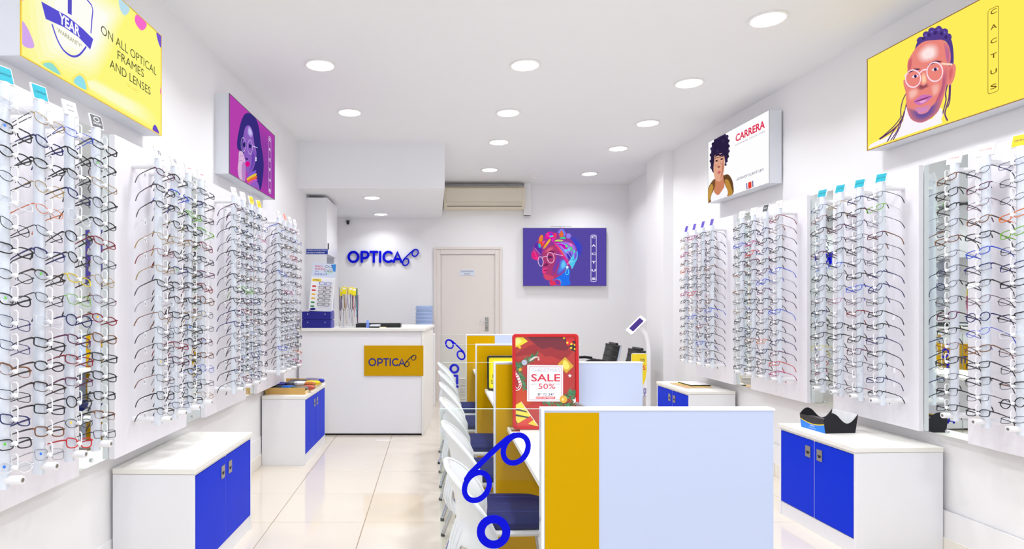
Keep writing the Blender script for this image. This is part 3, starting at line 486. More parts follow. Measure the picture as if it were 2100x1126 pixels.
  ('poly0',(44,32,66),[(-0.3226,0.2148),(-0.3238,0.2107),(-0.327,0.2076),(-0.3321,0.2057),(-0.3384,0.2053),(-0.3455,0.2064),(-0.3526,0.209),(-0.359,0.2127),(-0.3641,0.2172),(-0.3673,0.2221),(-0.3684,0.2268),(-0.3672,0.231),(-0.3639,0.2341),(-0.3588,0.236),(-0.3524,0.2363),(-0.3453,0.2352),(-0.3383,0.2326),(-0.3319,0.2289),(-0.3269,0.2244),(-0.3237,0.2196)]),
  ('poly0',(44,32,66),[(-0.2662,0.238),(-0.2673,0.2339),(-0.2704,0.2308),(-0.2754,0.229),(-0.2817,0.2286),(-0.2886,0.2297),(-0.2956,0.2323),(-0.3018,0.236),(-0.3068,0.2405),(-0.31,0.2453),(-0.3111,0.25),(-0.3099,0.2541),(-0.3067,0.2572),(-0.3017,0.259),(-0.2954,0.2594),(-0.2885,0.2582),(-0.2815,0.2556),(-0.2753,0.2519),(-0.2704,0.2475),(-0.2672,0.2427)]),
  ('poly0',(56,42,82),[(-0.1926,0.2277),(-0.1937,0.2236),(-0.1968,0.2206),(-0.2017,0.2188),(-0.2078,0.2184),(-0.2145,0.2195),(-0.2213,0.222),(-0.2275,0.2256),(-0.2323,0.2301),(-0.2355,0.2348),(-0.2365,0.2395),(-0.2354,0.2436),(-0.2323,0.2466),(-0.2274,0.2484),(-0.2213,0.2488),(-0.2145,0.2476),(-0.2077,0.2451),(-0.2016,0.2415),(-0.1968,0.2371),(-0.1937,0.2323)]),
  ('poly0',(44,32,66),[(-0.1566,0.1715),(-0.1576,0.1674),(-0.1607,0.1643),(-0.1655,0.1625),(-0.1715,0.162),(-0.1782,0.1631),(-0.185,0.1655),(-0.191,0.1691),(-0.1959,0.1734),(-0.199,0.1782),(-0.2,0.1828),(-0.1989,0.1869),(-0.1958,0.19),(-0.191,0.1918),(-0.1849,0.1922),(-0.1782,0.1911),(-0.1715,0.1887),(-0.1655,0.1851),(-0.1607,0.1808),(-0.1576,0.176)]),
  ('poly0',(44,32,66),[(-0.2293,0.181),(-0.2304,0.1769),(-0.2336,0.1738),(-0.2385,0.1719),(-0.2447,0.1715),(-0.2515,0.1726),(-0.2584,0.1751),(-0.2646,0.1787),(-0.2696,0.1831),(-0.2727,0.1879),(-0.2738,0.1926),(-0.2727,0.1967),(-0.2695,0.1998),(-0.2645,0.2017),(-0.2583,0.2021),(-0.2514,0.201),(-0.2446,0.1985),(-0.2384,0.1949),(-0.2335,0.1904),(-0.2304,0.1857)]),
  ('poly0',(56,42,82),[(-0.2946,0.1598),(-0.2957,0.1557),(-0.2989,0.1525),(-0.3039,0.1506),(-0.3103,0.1501),(-0.3173,0.1512),(-0.3243,0.1537),(-0.3307,0.1573),(-0.3357,0.1618),(-0.3389,0.1666),(-0.34,0.1714),(-0.3389,0.1755),(-0.3356,0.1787),(-0.3305,0.1806),(-0.3242,0.181),(-0.3171,0.1799),(-0.3101,0.1774),(-0.3038,0.1738),(-0.2988,0.1693),(-0.2957,0.1645)]),
  ('poly0',(44,32,66),[(-0.1747,0.1294),(-0.1757,0.1253),(-0.1788,0.1222),(-0.1837,0.1203),(-0.1897,0.1198),(-0.1965,0.1208),(-0.2033,0.1232),(-0.2094,0.1267),(-0.2142,0.1311),(-0.2173,0.1358),(-0.2184,0.1405),(-0.2173,0.1446),(-0.2142,0.1477),(-0.2093,0.1496),(-0.2032,0.15),(-0.1964,0.149),(-0.1897,0.1466),(-0.1836,0.143),(-0.1788,0.1387),(-0.1757,0.134)]),
  ('poly',(206,132,98),[(-0.3627,-0.0756),(-0.2061,-0.0758),(-0.1935,-0.1979),(-0.2681,-0.2509),(-0.3773,-0.2103)]),
  ('poly',(122,82,48),[(-0.494,-0.1526),(-0.3764,-0.0825),(-0.3593,-0.1449),(-0.4007,-0.2058),(-0.437,-0.2867),(-0.4934,-0.2887)]),
  ('poly',(196,150,70),[(-0.4921,-0.168),(-0.4257,-0.1215),(-0.3965,-0.167),(-0.4466,-0.2369),(-0.4913,-0.287)]),
  ('poly',(104,70,42),[(-0.2061,-0.0901),(-0.1244,-0.0938),(-0.0623,-0.1495),(-0.0359,-0.2109),(-0.0392,-0.2804),(-0.1425,-0.2843),(-0.1606,-0.2141),(-0.1934,-0.1406)]),
  ('poly',(190,140,62),[(-0.1824,-0.1334),(-0.1208,-0.1464),(-0.0621,-0.2337),(-0.0532,-0.2805),(-0.1334,-0.2841),(-0.1515,-0.2159)]),
  ('poly',(250,250,255),[(-0.4311,-0.2868),(-0.4007,-0.2008),(-0.3003,-0.2496),(-0.1751,-0.194),(-0.1461,-0.2855)]),
  ('poly',(228,168,140),[(-0.3555,0.1386),(-0.2148,0.1131),(-0.1857,0.0569),(-0.1931,-0.0265),(-0.2153,-0.0786),(-0.2339,-0.1177),(-0.2997,-0.1231),(-0.357,-0.0866),(-0.3818,-0.0323),(-0.3892,0.0281),(-0.3751,0.093)]),
  ('soft',(228,168,140),(196,124,100),[(-0.2334,0.0494),(-0.1893,0.0483),(-0.1931,-0.0265),(-0.219,-0.0826),(-0.2414,-0.1161),(-0.2713,-0.1145),(-0.243,-0.0438)]),
  ('poly',(44,32,66),[(-0.3614,0.1188),(-0.3268,0.1488),(-0.261,0.1209),(-0.1928,0.1246),(-0.1929,0.0964),(-0.2518,0.0996),(-0.308,0.1201)]),
  ('poly',(206,104,108),[(-0.3145,-0.0375),(-0.286,-0.0264),(-0.2523,-0.0379),(-0.2636,-0.0526),(-0.2937,-0.0537)]),
  ('poly',(170,100,85),[(-0.3123,0.0181),(-0.2708,0.0201),(-0.2634,0.003),(-0.301,0.004)]),
  ('poly',(60,40,50),[(-0.3501,0.0851),(-0.3158,0.0826),(-0.312,0.0682),(-0.3464,0.0725)]),
  ('poly',(60,40,50),[(-0.2556,0.0795),(-0.2186,0.0762),(-0.2186,0.063),(-0.2519,0.0672)]),
  ('line',(60,50,60),0.0058,[(-0.3615,0.1091),(-0.1929,0.0888)]),
  ('ring',(150,120,120),0.0048,[(-0.2988,0.0574),(-0.3006,0.0453),(-0.3055,0.0352),(-0.313,0.028),(-0.3226,0.0244),(-0.3332,0.0249),(-0.3439,0.0294),(-0.3535,0.0374),(-0.3611,0.0482),(-0.3659,0.0607),(-0.3675,0.0737),(-0.3657,0.0859),(-0.3607,0.096),(-0.353,0.1032),(-0.3434,0.1066),(-0.3328,0.106),(-0.3222,0.1014),(-0.3127,0.0934),(-0.3052,0.0826),(-0.3004,0.0702)]),
  ('ring',(150,120,120),0.0047,[(-0.2058,0.0561),(-0.2073,0.0448),(-0.2118,0.0353),(-0.2187,0.0285),(-0.2275,0.0252),(-0.2372,0.0256),(-0.2469,0.0297),(-0.2557,0.0372),(-0.2627,0.0473),(-0.2672,0.0591),(-0.2687,0.0712),(-0.2671,0.0827),(-0.2625,0.0922),(-0.2555,0.0989),(-0.2467,0.1021),(-0.237,0.1016),(-0.2273,0.0973),(-0.2186,0.0898),(-0.2117,0.0798),(-0.2073,0.0681)]),
  ('text',(222,50,85),'CARRERA',0.2262,0.196,0.4435,0.0652),
  ('text',(150,140,160),'EYEWEAR SINCE 1956',0.2265,0.1358,0.4439,0.0127),
  ('text',(70,70,110),'#DRIVEYOURSTORY',0.2277,-0.1703,0.4133,0.0248),
  ('poly0',(95,80,165),[(0.1746,-0.2323),(0.1892,-0.2317),(0.1945,-0.2867),(0.18,-0.2874)]),
  ('poly0',(228,62,50),[(0.2037,-0.2312),(0.2531,-0.2309),(0.2568,-0.2849),(0.2074,-0.2866)]),
  ('poly0',(70,70,140),[(0.2657,-0.23),(0.2798,-0.2294),(0.2835,-0.2832),(0.2694,-0.2839)]),
 ],
 'yellow': [
  ('line',(104,62,110),0.0078,[(-0.2215,-0.0245),(-0.2486,-0.0595),(-0.2637,-0.1075),(-0.2628,-0.1517)]),
  ('line',(92,50,104),0.0105,[(-0.2184,-0.0774),(-0.2389,-0.141),(-0.2782,-0.1915),(-0.3396,-0.2195),(-0.4194,-0.2397)]),
  ('line',(92,50,104),0.0096,[(-0.2181,-0.0949),(-0.2336,-0.16),(-0.2676,-0.212),(-0.3181,-0.2521),(-0.3757,-0.269)]),
  ('line',(110,66,120),0.0082,[(0.0467,-0.0774),(0.0349,-0.1223),(0.0383,-0.1559),(0.0173,-0.2233)]),
  ('line',(110,66,120),0.0089,[(0.0597,-0.0817),(0.057,-0.1455),(0.0426,-0.1898),(0.0314,-0.2273),(0.0462,-0.2658)]),
  ('line',(110,66,120),0.0074,[(0.0657,-0.0836),(0.0617,-0.1631),(0.0497,-0.196)]),
  ('poly0',(252,246,255),[(-0.518,-0.2775),(-0.5024,-0.256),(-0.4577,-0.2485),(-0.3922,-0.2466),(-0.303,-0.2292),(-0.2461,-0.1827),(-0.2248,-0.1059),(-0.1793,-0.1755),(-0.1304,-0.2218),(-0.0468,-0.2299),(0.004,-0.1849),(0.0149,-0.198),(0.0193,-0.232),(0.009,-0.2456),(0.015,-0.2719),(-0.1675,-0.2719),(-0.3704,-0.2713)]),
  ('line',(92,50,104),0.0088,[(-0.2391,-0.1322),(-0.2562,-0.1799),(-0.3065,-0.2104),(-0.3619,-0.2697)]),
  ('line',(104,62,116),0.008,[(-0.2506,-0.1551),(-0.2697,-0.2115),(-0.3177,-0.2719)]),
  ('line',(92,50,104),0.0071,[(-0.2683,-0.1765),(-0.2877,-0.2243),(-0.3365,-0.2707)]),
  ('line',(92,50,104),0.0071,[(-0.2587,-0.1528),(-0.3089,-0.192),(-0.3925,-0.2283),(-0.4249,-0.2383)]),
  ('line',(190,110,120),0.0027,[(-0.2682,-0.1854),(-0.3063,-0.2194)]),
  ('poly',(86,64,142),[(-0.1633,0.1983),(-0.1406,0.2401),(-0.0942,0.2436),(-0.0674,0.2643),(-0.0048,0.2537),(0.0395,0.2149),(0.0608,0.1777),(0.0771,0.1363),(0.0855,0.0695),(0.0819,0.0151),(0.0529,0.0173),(0.0454,0.1485),(-0.0297,0.1888),(-0.1027,0.2104),(-0.1491,0.198)]),
  ('poly0',(86,64,142),[(-0.1053,0.2401),(-0.1035,0.2344),(-0.1039,0.229),(-0.1065,0.2245),(-0.1111,0.2213),(-0.1171,0.2197),(-0.1241,0.2199),(-0.1314,0.2219),(-0.1382,0.2254),(-0.1439,0.2303),(-0.1478,0.2358),(-0.1497,0.2416),(-0.1493,0.2471),(-0.1466,0.2516),(-0.142,0.2548),(-0.1358,0.2563),(-0.1288,0.2561),(-0.1216,0.254),(-0.1148,0.2504),(-0.1092,0.2456)]),
  ('poly0',(86,64,142),[(-0.0614,0.2405),(-0.0624,0.2354),(-0.0657,0.2316),(-0.0708,0.2296),(-0.0774,0.2296),(-0.0848,0.2316),(-0.0922,0.2355),(-0.099,0.2407),(-0.1044,0.2469),(-0.108,0.2534),(-0.1093,0.2596),(-0.1083,0.2648),(-0.1049,0.2686),(-0.0997,0.2705),(-0.093,0.2704),(-0.0856,0.2683),(-0.0782,0.2645),(-0.0715,0.2592),(-0.0662,0.2531),(-0.0627,0.2466)]),
  ('poly0',(86,64,142),[(-0.0257,0.2443),(-0.0267,0.2386),(-0.0299,0.2345),(-0.0349,0.2321),(-0.0414,0.2319),(-0.0486,0.2338),(-0.0559,0.2377),(-0.0626,0.2431),(-0.068,0.2496),(-0.0715,0.2565),(-0.0728,0.2632),(-0.0717,0.2689),(-0.0685,0.2731),(-0.0634,0.2753),(-0.0568,0.2755),(-0.0496,0.2735),(-0.0423,0.2696),(-0.0357,0.2641),(-0.0304,0.2577),(-0.027,0.2508)]),
  ('poly0',(86,64,142),[(0.0148,0.2369),(0.014,0.2317),(0.0114,0.2278),(0.0072,0.2256),(0.0018,0.2252),(-0.0041,0.2267),(-0.0102,0.23),(-0.0157,0.2347),(-0.0201,0.2405),(-0.023,0.2466),(-0.0241,0.2526),(-0.0233,0.2578),(-0.0206,0.2617),(-0.0164,0.2639),(-0.011,0.2642),(-0.005,0.2627),(0.001,0.2593),(0.0065,0.2546),(0.0108,0.2489),(0.0137,0.2428)]),
  ('poly0',(86,64,142),[(0.0533,0.2062),(0.0525,0.2011),(0.0497,0.1973),(0.0452,0.1952),(0.0395,0.195),(0.033,0.1966),(0.0266,0.2),(0.0207,0.2049),(0.0159,0.2107),(0.0128,0.2169),(0.0117,0.2228),(0.0125,0.2279),(0.0154,0.2317),(0.02,0.2338),(0.0257,0.234),(0.0322,0.2323),(0.0386,0.2288),(0.0445,0.2239),(0.0491,0.2182),(0.0522,0.212)]),
  ('poly0',(86,64,142),[(0.0746,0.1675),(0.0739,0.1619),(0.0717,0.1574),(0.068,0.1546),(0.0633,0.1537),(0.058,0.1548),(0.0527,0.1578),(0.0478,0.1625),(0.0439,0.1682),(0.0413,0.1746),(0.0403,0.1809),(0.041,0.1866),(0.0433,0.191),(0.047,0.1938),(0.0518,0.1947),(0.0571,0.1935),(0.0624,0.1905),(0.0672,0.1858),(0.0711,0.1801),(0.0736,0.1738)]),
  ('poly0',(62,44,112),[(-0.0921,0.2329),(-0.0926,0.2305),(-0.0941,0.2288),(-0.0966,0.2279),(-0.0996,0.2279),(-0.1031,0.2289),(-0.1065,0.2306),(-0.1097,0.233),(-0.1122,0.2358),(-0.1139,0.2388),(-0.1145,0.2416),(-0.114,0.244),(-0.1124,0.2457),(-0.11,0.2466),(-0.1069,0.2466),(-0.1035,0.2456),(-0.1,0.2439),(-0.0969,0.2414),(-0.0944,0.2386),(-0.0927,0.2357)]),
  ('poly0',(62,44,112),[(-0.0559,0.2351),(-0.0563,0.2322),(-0.0578,0.23),(-0.0602,0.2288),(-0.0632,0.2286),(-0.0665,0.2294),(-0.0699,0.2312),(-0.073,0.2339),(-0.0755,0.237),(-0.0772,0.2404),(-0.0778,0.2437),(-0.0773,0.2466),(-0.0758,0.2488),(-0.0734,0.25),(-0.0704,0.2502),(-0.067,0.2494),(-0.0636,0.2475),(-0.0605,0.2449),(-0.0581,0.2417),(-0.0565,0.2383)]),
  ('poly0',(62,44,112),[(-0.0147,0.2285),(-0.0152,0.2257),(-0.0168,0.2236),(-0.0193,0.2224),(-0.0225,0.2223),(-0.0261,0.2233),(-0.0297,0.2252),(-0.033,0.2279),(-0.0356,0.2311),(-0.0374,0.2345),(-0.038,0.2378),(-0.0375,0.2406),(-0.0359,0.2427),(-0.0334,0.2439),(-0.0302,0.244),(-0.0266,0.243),(-0.023,0.2411),(-0.0197,0.2384),(-0.0171,0.2352),(-0.0154,0.2318)]),
  ('poly0',(62,44,112),[(0.025,0.2078),(0.0245,0.205),(0.023,0.203),(0.0205,0.2018),(0.0174,0.2017),(0.0139,0.2026),(0.0103,0.2045),(0.0071,0.2071),(0.0045,0.2103),(0.0028,0.2137),(0.0022,0.2169),(0.0027,0.2197),(0.0043,0.2218),(0.0067,0.2229),(0.0099,0.2231),(0.0134,0.2221),(0.0169,0.2202),(0.0201,0.2176),(0.0227,0.2144),(0.0244,0.2111)]),
  ('poly0',(62,44,112),[(0.0498,0.1772),(0.0494,0.1742),(0.0481,0.1718),(0.0461,0.1702),(0.0435,0.1698),(0.0406,0.1704),(0.0376,0.1721),(0.0349,0.1746),(0.0327,0.1778),(0.0313,0.1812),(0.0308,0.1847),(0.0311,0.1878),(0.0324,0.1902),(0.0345,0.1917),(0.0371,0.1921),(0.04,0.1915),(0.043,0.1898),(0.0457,0.1872),(0.0478,0.1841),(0.0493,0.1806)]),
  ('poly0',(110,92,190),[(-0.0418,0.2475),(-0.0421,0.2456),(-0.0431,0.2441),(-0.0446,0.2433),(-0.0466,0.2432),(-0.0489,0.2438),(-0.0511,0.245),(-0.0532,0.2467),(-0.0548,0.2488),(-0.0559,0.2511),(-0.0563,0.2533),(-0.056,0.2552),(-0.055,0.2566),(-0.0534,0.2574),(-0.0514,0.2576),(-0.0492,0.257),(-0.0469,0.2558),(-0.0449,0.254),(-0.0433,0.2519),(-0.0422,0.2497)]),
  ('poly0',(110,92,190),[(0.0026,0.2378),(0.0023,0.2359),(0.0013,0.2345),(-0.0002,0.2337),(-0.0021,0.2335),(-0.0043,0.2341),(-0.0065,0.2353),(-0.0085,0.237),(-0.0101,0.2391),(-0.0112,0.2413),(-0.0116,0.2435),(-0.0113,0.2453),(-0.0103,0.2468),(-0.0088,0.2476),(-0.0068,0.2477),(-0.0046,0.2471),(-0.0024,0.2459),(-0.0005,0.2442),(0.0011,0.2421),(0.0022,0.2399)]),
  ('poly0',(110,92,190),[(-0.0778,0.2437),(-0.0781,0.2418),(-0.0791,0.2404),(-0.0807,0.2396),(-0.0827,0.2394),(-0.085,0.24),(-0.0873,0.2412),(-0.0893,0.243),(-0.091,0.2451),(-0.0921,0.2474),(-0.0925,0.2496),(-0.0922,0.2515),(-0.0912,0.253),(-0.0896,0.2538),(-0.0876,0.2539),(-0.0853,0.2533),(-0.083,0.2521),(-0.0809,0.2503),(-0.0793,0.2482),(-0.0782,0.2459)]),
  ('poly0',(110,92,190),[(0.0397,0.2068),(0.0394,0.205),(0.0384,0.2035),(0.0369,0.2027),(0.035,0.2026),(0.0329,0.2031),(0.0307,0.2043),(0.0288,0.206),(0.0272,0.208),(0.0262,0.2102),(0.0258,0.2124),(0.0261,0.2142),(0.027,0.2156),(0.0285,0.2165),(0.0304,0.2166),(0.0326,0.2161),(0.0347,0.2149),(0.0367,0.2132),(0.0382,0.2112),(0.0393,0.209)]),
  ('poly',(236,136,126),[(-0.214,0.0853),(-0.2056,0.151),(-0.1586,0.1999),(-0.1028,0.2171),(-0.0299,0.1954),(0.0321,0.1649),(0.0552,0.0967),(0.0572,0.0198),(0.0868,0.0213),(0.1009,-0.0075),(0.0905,-0.0598),(0.0675,-0.0858),(0.0467,-0.0774),(0.0241,-0.1434),(-0.0098,-0.199),(-0.0725,-0.2227),(-0.1304,-0.2201),(-0.189,-0.1727),(-0.2179,-0.1036),(-0.2255,-0.0232),(-0.2371,0.0153),(-0.2409,0.0512),(-0.228,0.0538)]),
  ('soft',(236,136,126),(196,108,148),[(0.0278,0.1633),(0.0587,0.1274),(0.0706,0.0591),(0.0573,0.0158),(0.0437,0.0447),(0.0336,0.1048)]),
  ('soft',(236,136,126),(190,96,128),[(0.0354,0.0315),(0.0577,-0.0005),(0.0483,-0.0699),(0.0171,-0.1412),(-0.0208,-0.1875),(-0.0476,-0.1963),(-0.0306,-0.1514),(0.0054,-0.0967),(0.0241,-0.0375)]),
  ('soft',(236,136,126),(206,100,110),[(-0.2127,0.1192),(-0.2038,0.1589),(-0.1769,0.1661),(-0.1805,0.1078),(-0.202,0.0725)]),
  ('soft',(236,136,126),(255,230,228),[(-0.1484,0.1683),(-0.084,0.1982),(-0.0114,0.1622),(-0.0011,0.1014),(-0.0451,0.0847),(-0.1189,0.107)]),
  ('soft',(236,136,126),(248,188,176),[(-0.1874,-0.0181),(-0.1442,-0.0253),(-0.1292,-0.0623),(-0.1716,-0.0832),(-0.2028,-0.0736),(-0.2096,-0.0282)]),
  ('soft',(236,136,126),(246,180,170),[(-0.0511,-0.0455),(0.0026,-0.0516),(-0.0032,-0.1021),(-0.0405,-0.1119)]),
  ('soft',(236,136,126),(214,140,190),[(-0.1706,-0.1264),(-0.104,-0.142),(-0.0487,-0.146),(-0.0569,-0.1852),(-0.1217,-0.1876),(-0.1602,-0.1637)]),
  ('soft',(222,126,126),(112,84,156),[(-0.2178,-0.108),(-0.1794,-0.1668),(-0.1311,-0.1892),(-0.0568,-0.192),(-0.0194,-0.1697),(0.0177,-0.1333),(-0.0044,-0.2005),(-0.0705,-0.23),(-0.1303,-0.227),(-0.1907,-0.1843)]),
  ('soft',(236,136,126),(150,80,90),[(-0.1489,-0.0237),(-0.1201,-0.05),(-0.0876,-0.0487),(-0.0619,-0.0469),(-0.0744,-0.0212),(-0.0972,-0.0304),(-0.1256,-0.011)]),
  ('soft',(236,136,126),(255,206,170),[(-0.1128,0.0419),(-0.0896,0.0407),(-0.0773,-0.0136),(-0.0954,-0.0277),(-0.1144,-0.008)]),
  ('poly',(206,118,190),[(-0.1665,-0.0976),(-0.1334,-0.0847),(-0.1054,-0.0783),(-0.0479,-0.103),(-0.0566,-0.1186),(-0.123,-0.1304)]),
  ('soft',(206,118,190),(240,180,225),[(-0.1329,-0.107),(-0.0954,-0.1083),(-0.0722,-0.1154),(-0.0951,-0.1253),(-0.1232,-0.1218)]),
  ('poly',(140,60,110),[(-0.1635,-0.0994),(-0.105,-0.0986),(-0.0479,-0.1038),(-0.1047,-0.1088)]),
  ('poly',(92,52,78),[(-0.2041,0.0819),(-0.1657,0.0907),(-0.1181,0.0706),(-0.1654,0.077)]),
  ('poly',(92,52,78),[(-0.072,0.0728),(-0.0272,0.0815),(0.0192,0.0583),(-0.0268,0.0666)]),
  ('poly',(240,226,240),[(-0.1802,0.048),(-0.1573,0.0538),(-0.1333,0.0388),(-0.155,0.0343)]),
  ('poly0',(56,40,84),[(-0.1447,0.0402),(-0.1451,0.0374),(-0.1464,0.0353),(-0.1484,0.0339),(-0.1511,0.0335),(-0.154,0.034),(-0.157,0.0355),(-0.1597,0.0377),(-0.1619,0.0405),(-0.1633,0.0436),(-0.1638,0.0467),(-0.1634,0.0494),(-0.1621,0.0516),(-0.16,0.053),(-0.1574,0.0534),(-0.1544,0.0528),(-0.1514,0.0514),(-0.1488,0.0491),(-0.1466,0.0463),(-0.1452,0.0432)]),
  ('poly',(240,226,240),[(-0.0458,0.0371),(-0.0245,0.0428),(-0.0011,0.0289),(-0.024,0.0238)]),
  ('poly0',(56,40,84),[(-0.0126,0.0288),(-0.013,0.0259),(-0.0143,0.0237),(-0.0164,0.0222),(-0.0192,0.0218),(-0.0222,0.0223),(-0.0253,0.0239),(-0.028,0.0263),(-0.0303,0.0292),(-0.0318,0.0325),(-0.0323,0.0357),(-0.0319,0.0386),(-0.0306,0.0409),(-0.0284,0.0423),(-0.0257,0.0428),(-0.0227,0.0422),(-0.0196,0.0406),(-0.0168,0.0383),(-0.0146,0.0353),(-0.0131,0.0321)]),
  ('ring',(255,226,244),0.0069,[(-0.1188,0.0187),(-0.1209,0.0044),(-0.1279,-0.007),(-0.139,-0.0142),(-0.1532,-0.0165),(-0.1692,-0.0138),(-0.1855,-0.006),(-0.2003,0.0059),(-0.2123,0.0209),(-0.2202,0.0374),(-0.2231,0.0539),(-0.2208,0.0686),(-0.2135,0.08),(-0.202,0.0871),(-0.1875,0.0891),(-0.1714,0.0859),(-0.1553,0.0778),(-0.1407,0.0658),(-0.1292,0.051),(-0.1216,0.0348)]),
  ('ring',(255,226,244),0.0067,[(0.024,0.0031),(0.022,-0.0122),(0.0153,-0.0245),(0.0047,-0.0325),(-0.009,-0.0353),(-0.0244,-0.0328),(-0.0401,-0.025),(-0.0545,-0.0127),(-0.0661,0.003),(-0.0738,0.0204),(-0.0767,0.0379),(-0.0745,0.0536),(-0.0676,0.0659),(-0.0565,0.0737),(-0.0425,0.0762),(-0.027,0.0732),(-0.0114,0.0651),(0.0026,0.0527),(0.0138,0.0372),(0.0212,0.0201)]),
  ('line',(255,226,244),0.0076,[(-0.1214,0.0516),(-0.0992,0.059),(-0.0751,0.0506)]),
  ('line',(255,215,190),0.0098,[(0.0194,0.0469),(0.0784,0.0195)]),
  ('line',(255,226,244),0.0087,[(-0.2284,0.073),(-0.2138,0.0766)]),
  ('soft',(236,136,126),(214,104,112),[(0.0635,0.0055),(0.0871,0.0085),(0.0882,-0.035),(0.0705,-0.0691),(0.0597,-0.0495)]),
  ('ring',(150,110,40),0.003,[(0.3375,0.1964),(0.3366,0.2011),(0.3339,0.205),(0.33,0.2076),(0.3254,0.2086),(0.2945,0.2086),(0.2898,0.2076),(0.2859,0.205),(0.2833,0.2011),(0.2823,0.1964),(0.2823,-0.1971),(0.2833,-0.2018),(0.2859,-0.2057),(0.2898,-0.2083),(0.2945,-0.2092),(0.3254,-0.2092),(0.33,-0.2083),(0.3339,-0.2057),(0.3366,-0.2018),(0.3375,-0.1971)]),
  ('text',(110,70,30),'C',0.3124,0.1893,0.0326,0.0227),
  ('text',(110,70,30),'A',0.3124,0.1147,0.0327,0.0227),
  ('text',(110,70,30),'C',0.3124,0.0452,0.0327,0.0228),
  ('text',(110,70,30),'T',0.3124,-0.0281,0.0328,0.0228),
  ('text',(110,70,30),'U',0.3124,-0.1062,0.0329,0.0229),
  ('text',(110,70,30),'S',0.3124,-0.1797,0.0329,0.023),
 ],
 'warranty': [
  ('soft',(255,250,128),(255,255,205),[(-0.1921,-0.1878),(0.0987,-0.1728),(0.4211,-0.1625),(0.4911,-0.2353),(0.2012,-0.2516),(-0.1044,-0.2487),(-0.3468,-0.2461),(-0.4405,-0.2524)]),
  ('soft',(255,250,128),(255,255,248),[(-0.5292546038461147,0.2514),(0.0332,0.2640000000000001),(0.1973,0.2640000000000001),(0.1181,0.1091),(0.0232,-0.0664),(-0.1018,-0.2024),(-0.3473,-0.2568),(-0.5292546038461147,-0.2640000000000001)]),
  ('poly',(255,160,215),[(-0.5292546038461147,-0.0047),(-0.5018,0.005),(-0.4937,-0.0171),(-0.5034,-0.0418),(-0.5184,-0.0595),(-0.5292546038461147,-0.0669)]),
  ('poly',(216,172,240),[(-0.5292546038461147,-0.1435),(-0.4999,-0.1523),(-0.4695,-0.1864),(-0.4628,-0.2068),(-0.484,-0.2222),(-0.5274,-0.2222)]),
  ('poly',(255,240,120),[(-0.424,-0.257),(-0.3976,-0.2333),(-0.3456,-0.2193),(-0.2983,-0.2552)]),
  ('poly',(150,225,215),[(-0.4102,-0.2573),(-0.3924,-0.2387),(-0.3541,-0.2301),(-0.3107,-0.2561)]),
  ('poly',(255,240,120),[(-0.2375,-0.2552),(-0.2112,-0.2164),(-0.1658,-0.1966),(-0.1348,-0.2133),(-0.1253,-0.2564)]),
  ('poly',(150,228,240),[(-0.2219,-0.2556),(-0.2045,-0.2224),(-0.1736,-0.2093),(-0.1491,-0.2236),(-0.1418,-0.256)]),
  ('poly',(190,226,240),[(0.118,0.2640000000000001),(0.2082,0.2640000000000001),(0.1943,0.2284),(0.1593,0.2035),(0.1256,0.218)]),
  ('poly',(250,110,205),[(0.2817,0.2640000000000001),(0.3727,0.2626),(0.3577,0.2278),(0.3195,0.2038),(0.2773,0.2082),(0.2581,0.2295)]),
  ('poly',(120,90,215),[(0.4774,0.2619),(0.5292546038461147,0.2640000000000001),(0.5292546038461147,0.2031),(0.4984,0.2194)]),
  ('poly',(250,110,205),[(0.5279,-0.0058),(0.5265,-0.0505),(0.5175,-0.033)]),
  ('poly',(110,80,205),[(0.4374,-0.2628),(0.4555,-0.2304),(0.4808,-0.2348),(0.508,-0.2640000000000001)]),
  ('poly0',(92,84,212),[(-0.4255,-0.0196),(-0.2696,-0.0014),(-0.1646,-0.0064),(-0.0893,-0.0176),(-0.1112,-0.072),(-0.1941,-0.0546),(-0.289,-0.0558),(-0.3998,-0.0741)]),
  ('poly0',(92,84,200),[(-0.29,0.1057),(-0.2381,0.1179),(-0.2397,0.0155),(-0.2656,0.0113),(-0.2656,0.0833),(-0.2913,0.0776)]),
  ('line',(92,84,212),0.006,[(-0.4052,0.0644),(-0.4041,0.0118)]),
  ('line',(92,84,212),0.0075,[(-0.211,0.1357),(-0.1021,0.1232),(-0.0998,0.0629),(-0.107,0.0021)]),
  ('line',(92,84,212),0.0082,[(-0.3621,-0.0795),(-0.3333,-0.1217),(-0.2934,-0.1498),(-0.2384,-0.1521),(-0.1889,-0.1265),(-0.1428,-0.0746)]),
  ('text',(255,255,255),'YEAR',-0.2535,-0.0302,0.137,0.043),
  ('text',(150,140,60),'WARRANTY*',-0.2508,-0.0843,0.1597,0.0186),
  ('text',(88,84,60),'ON ALL OPTICAL',0.2208,0.0528,0.5068,0.0412),
  ('text',(88,84,60),'FRAMES',0.2227,-0.0061,0.243,0.0413),
  ('text',(88,84,60),'AND LENSES',0.2245,-0.0713,0.3754,0.0403),
  ('text',(240,215,90),'T&C APPLY',0.2379,-0.1169,0.1205,0.0127),
 ],
}
PR_S = {'warranty': .82, 'magenta': .76, 'sport': .83, 'yellow': .83, 'screen': .82}
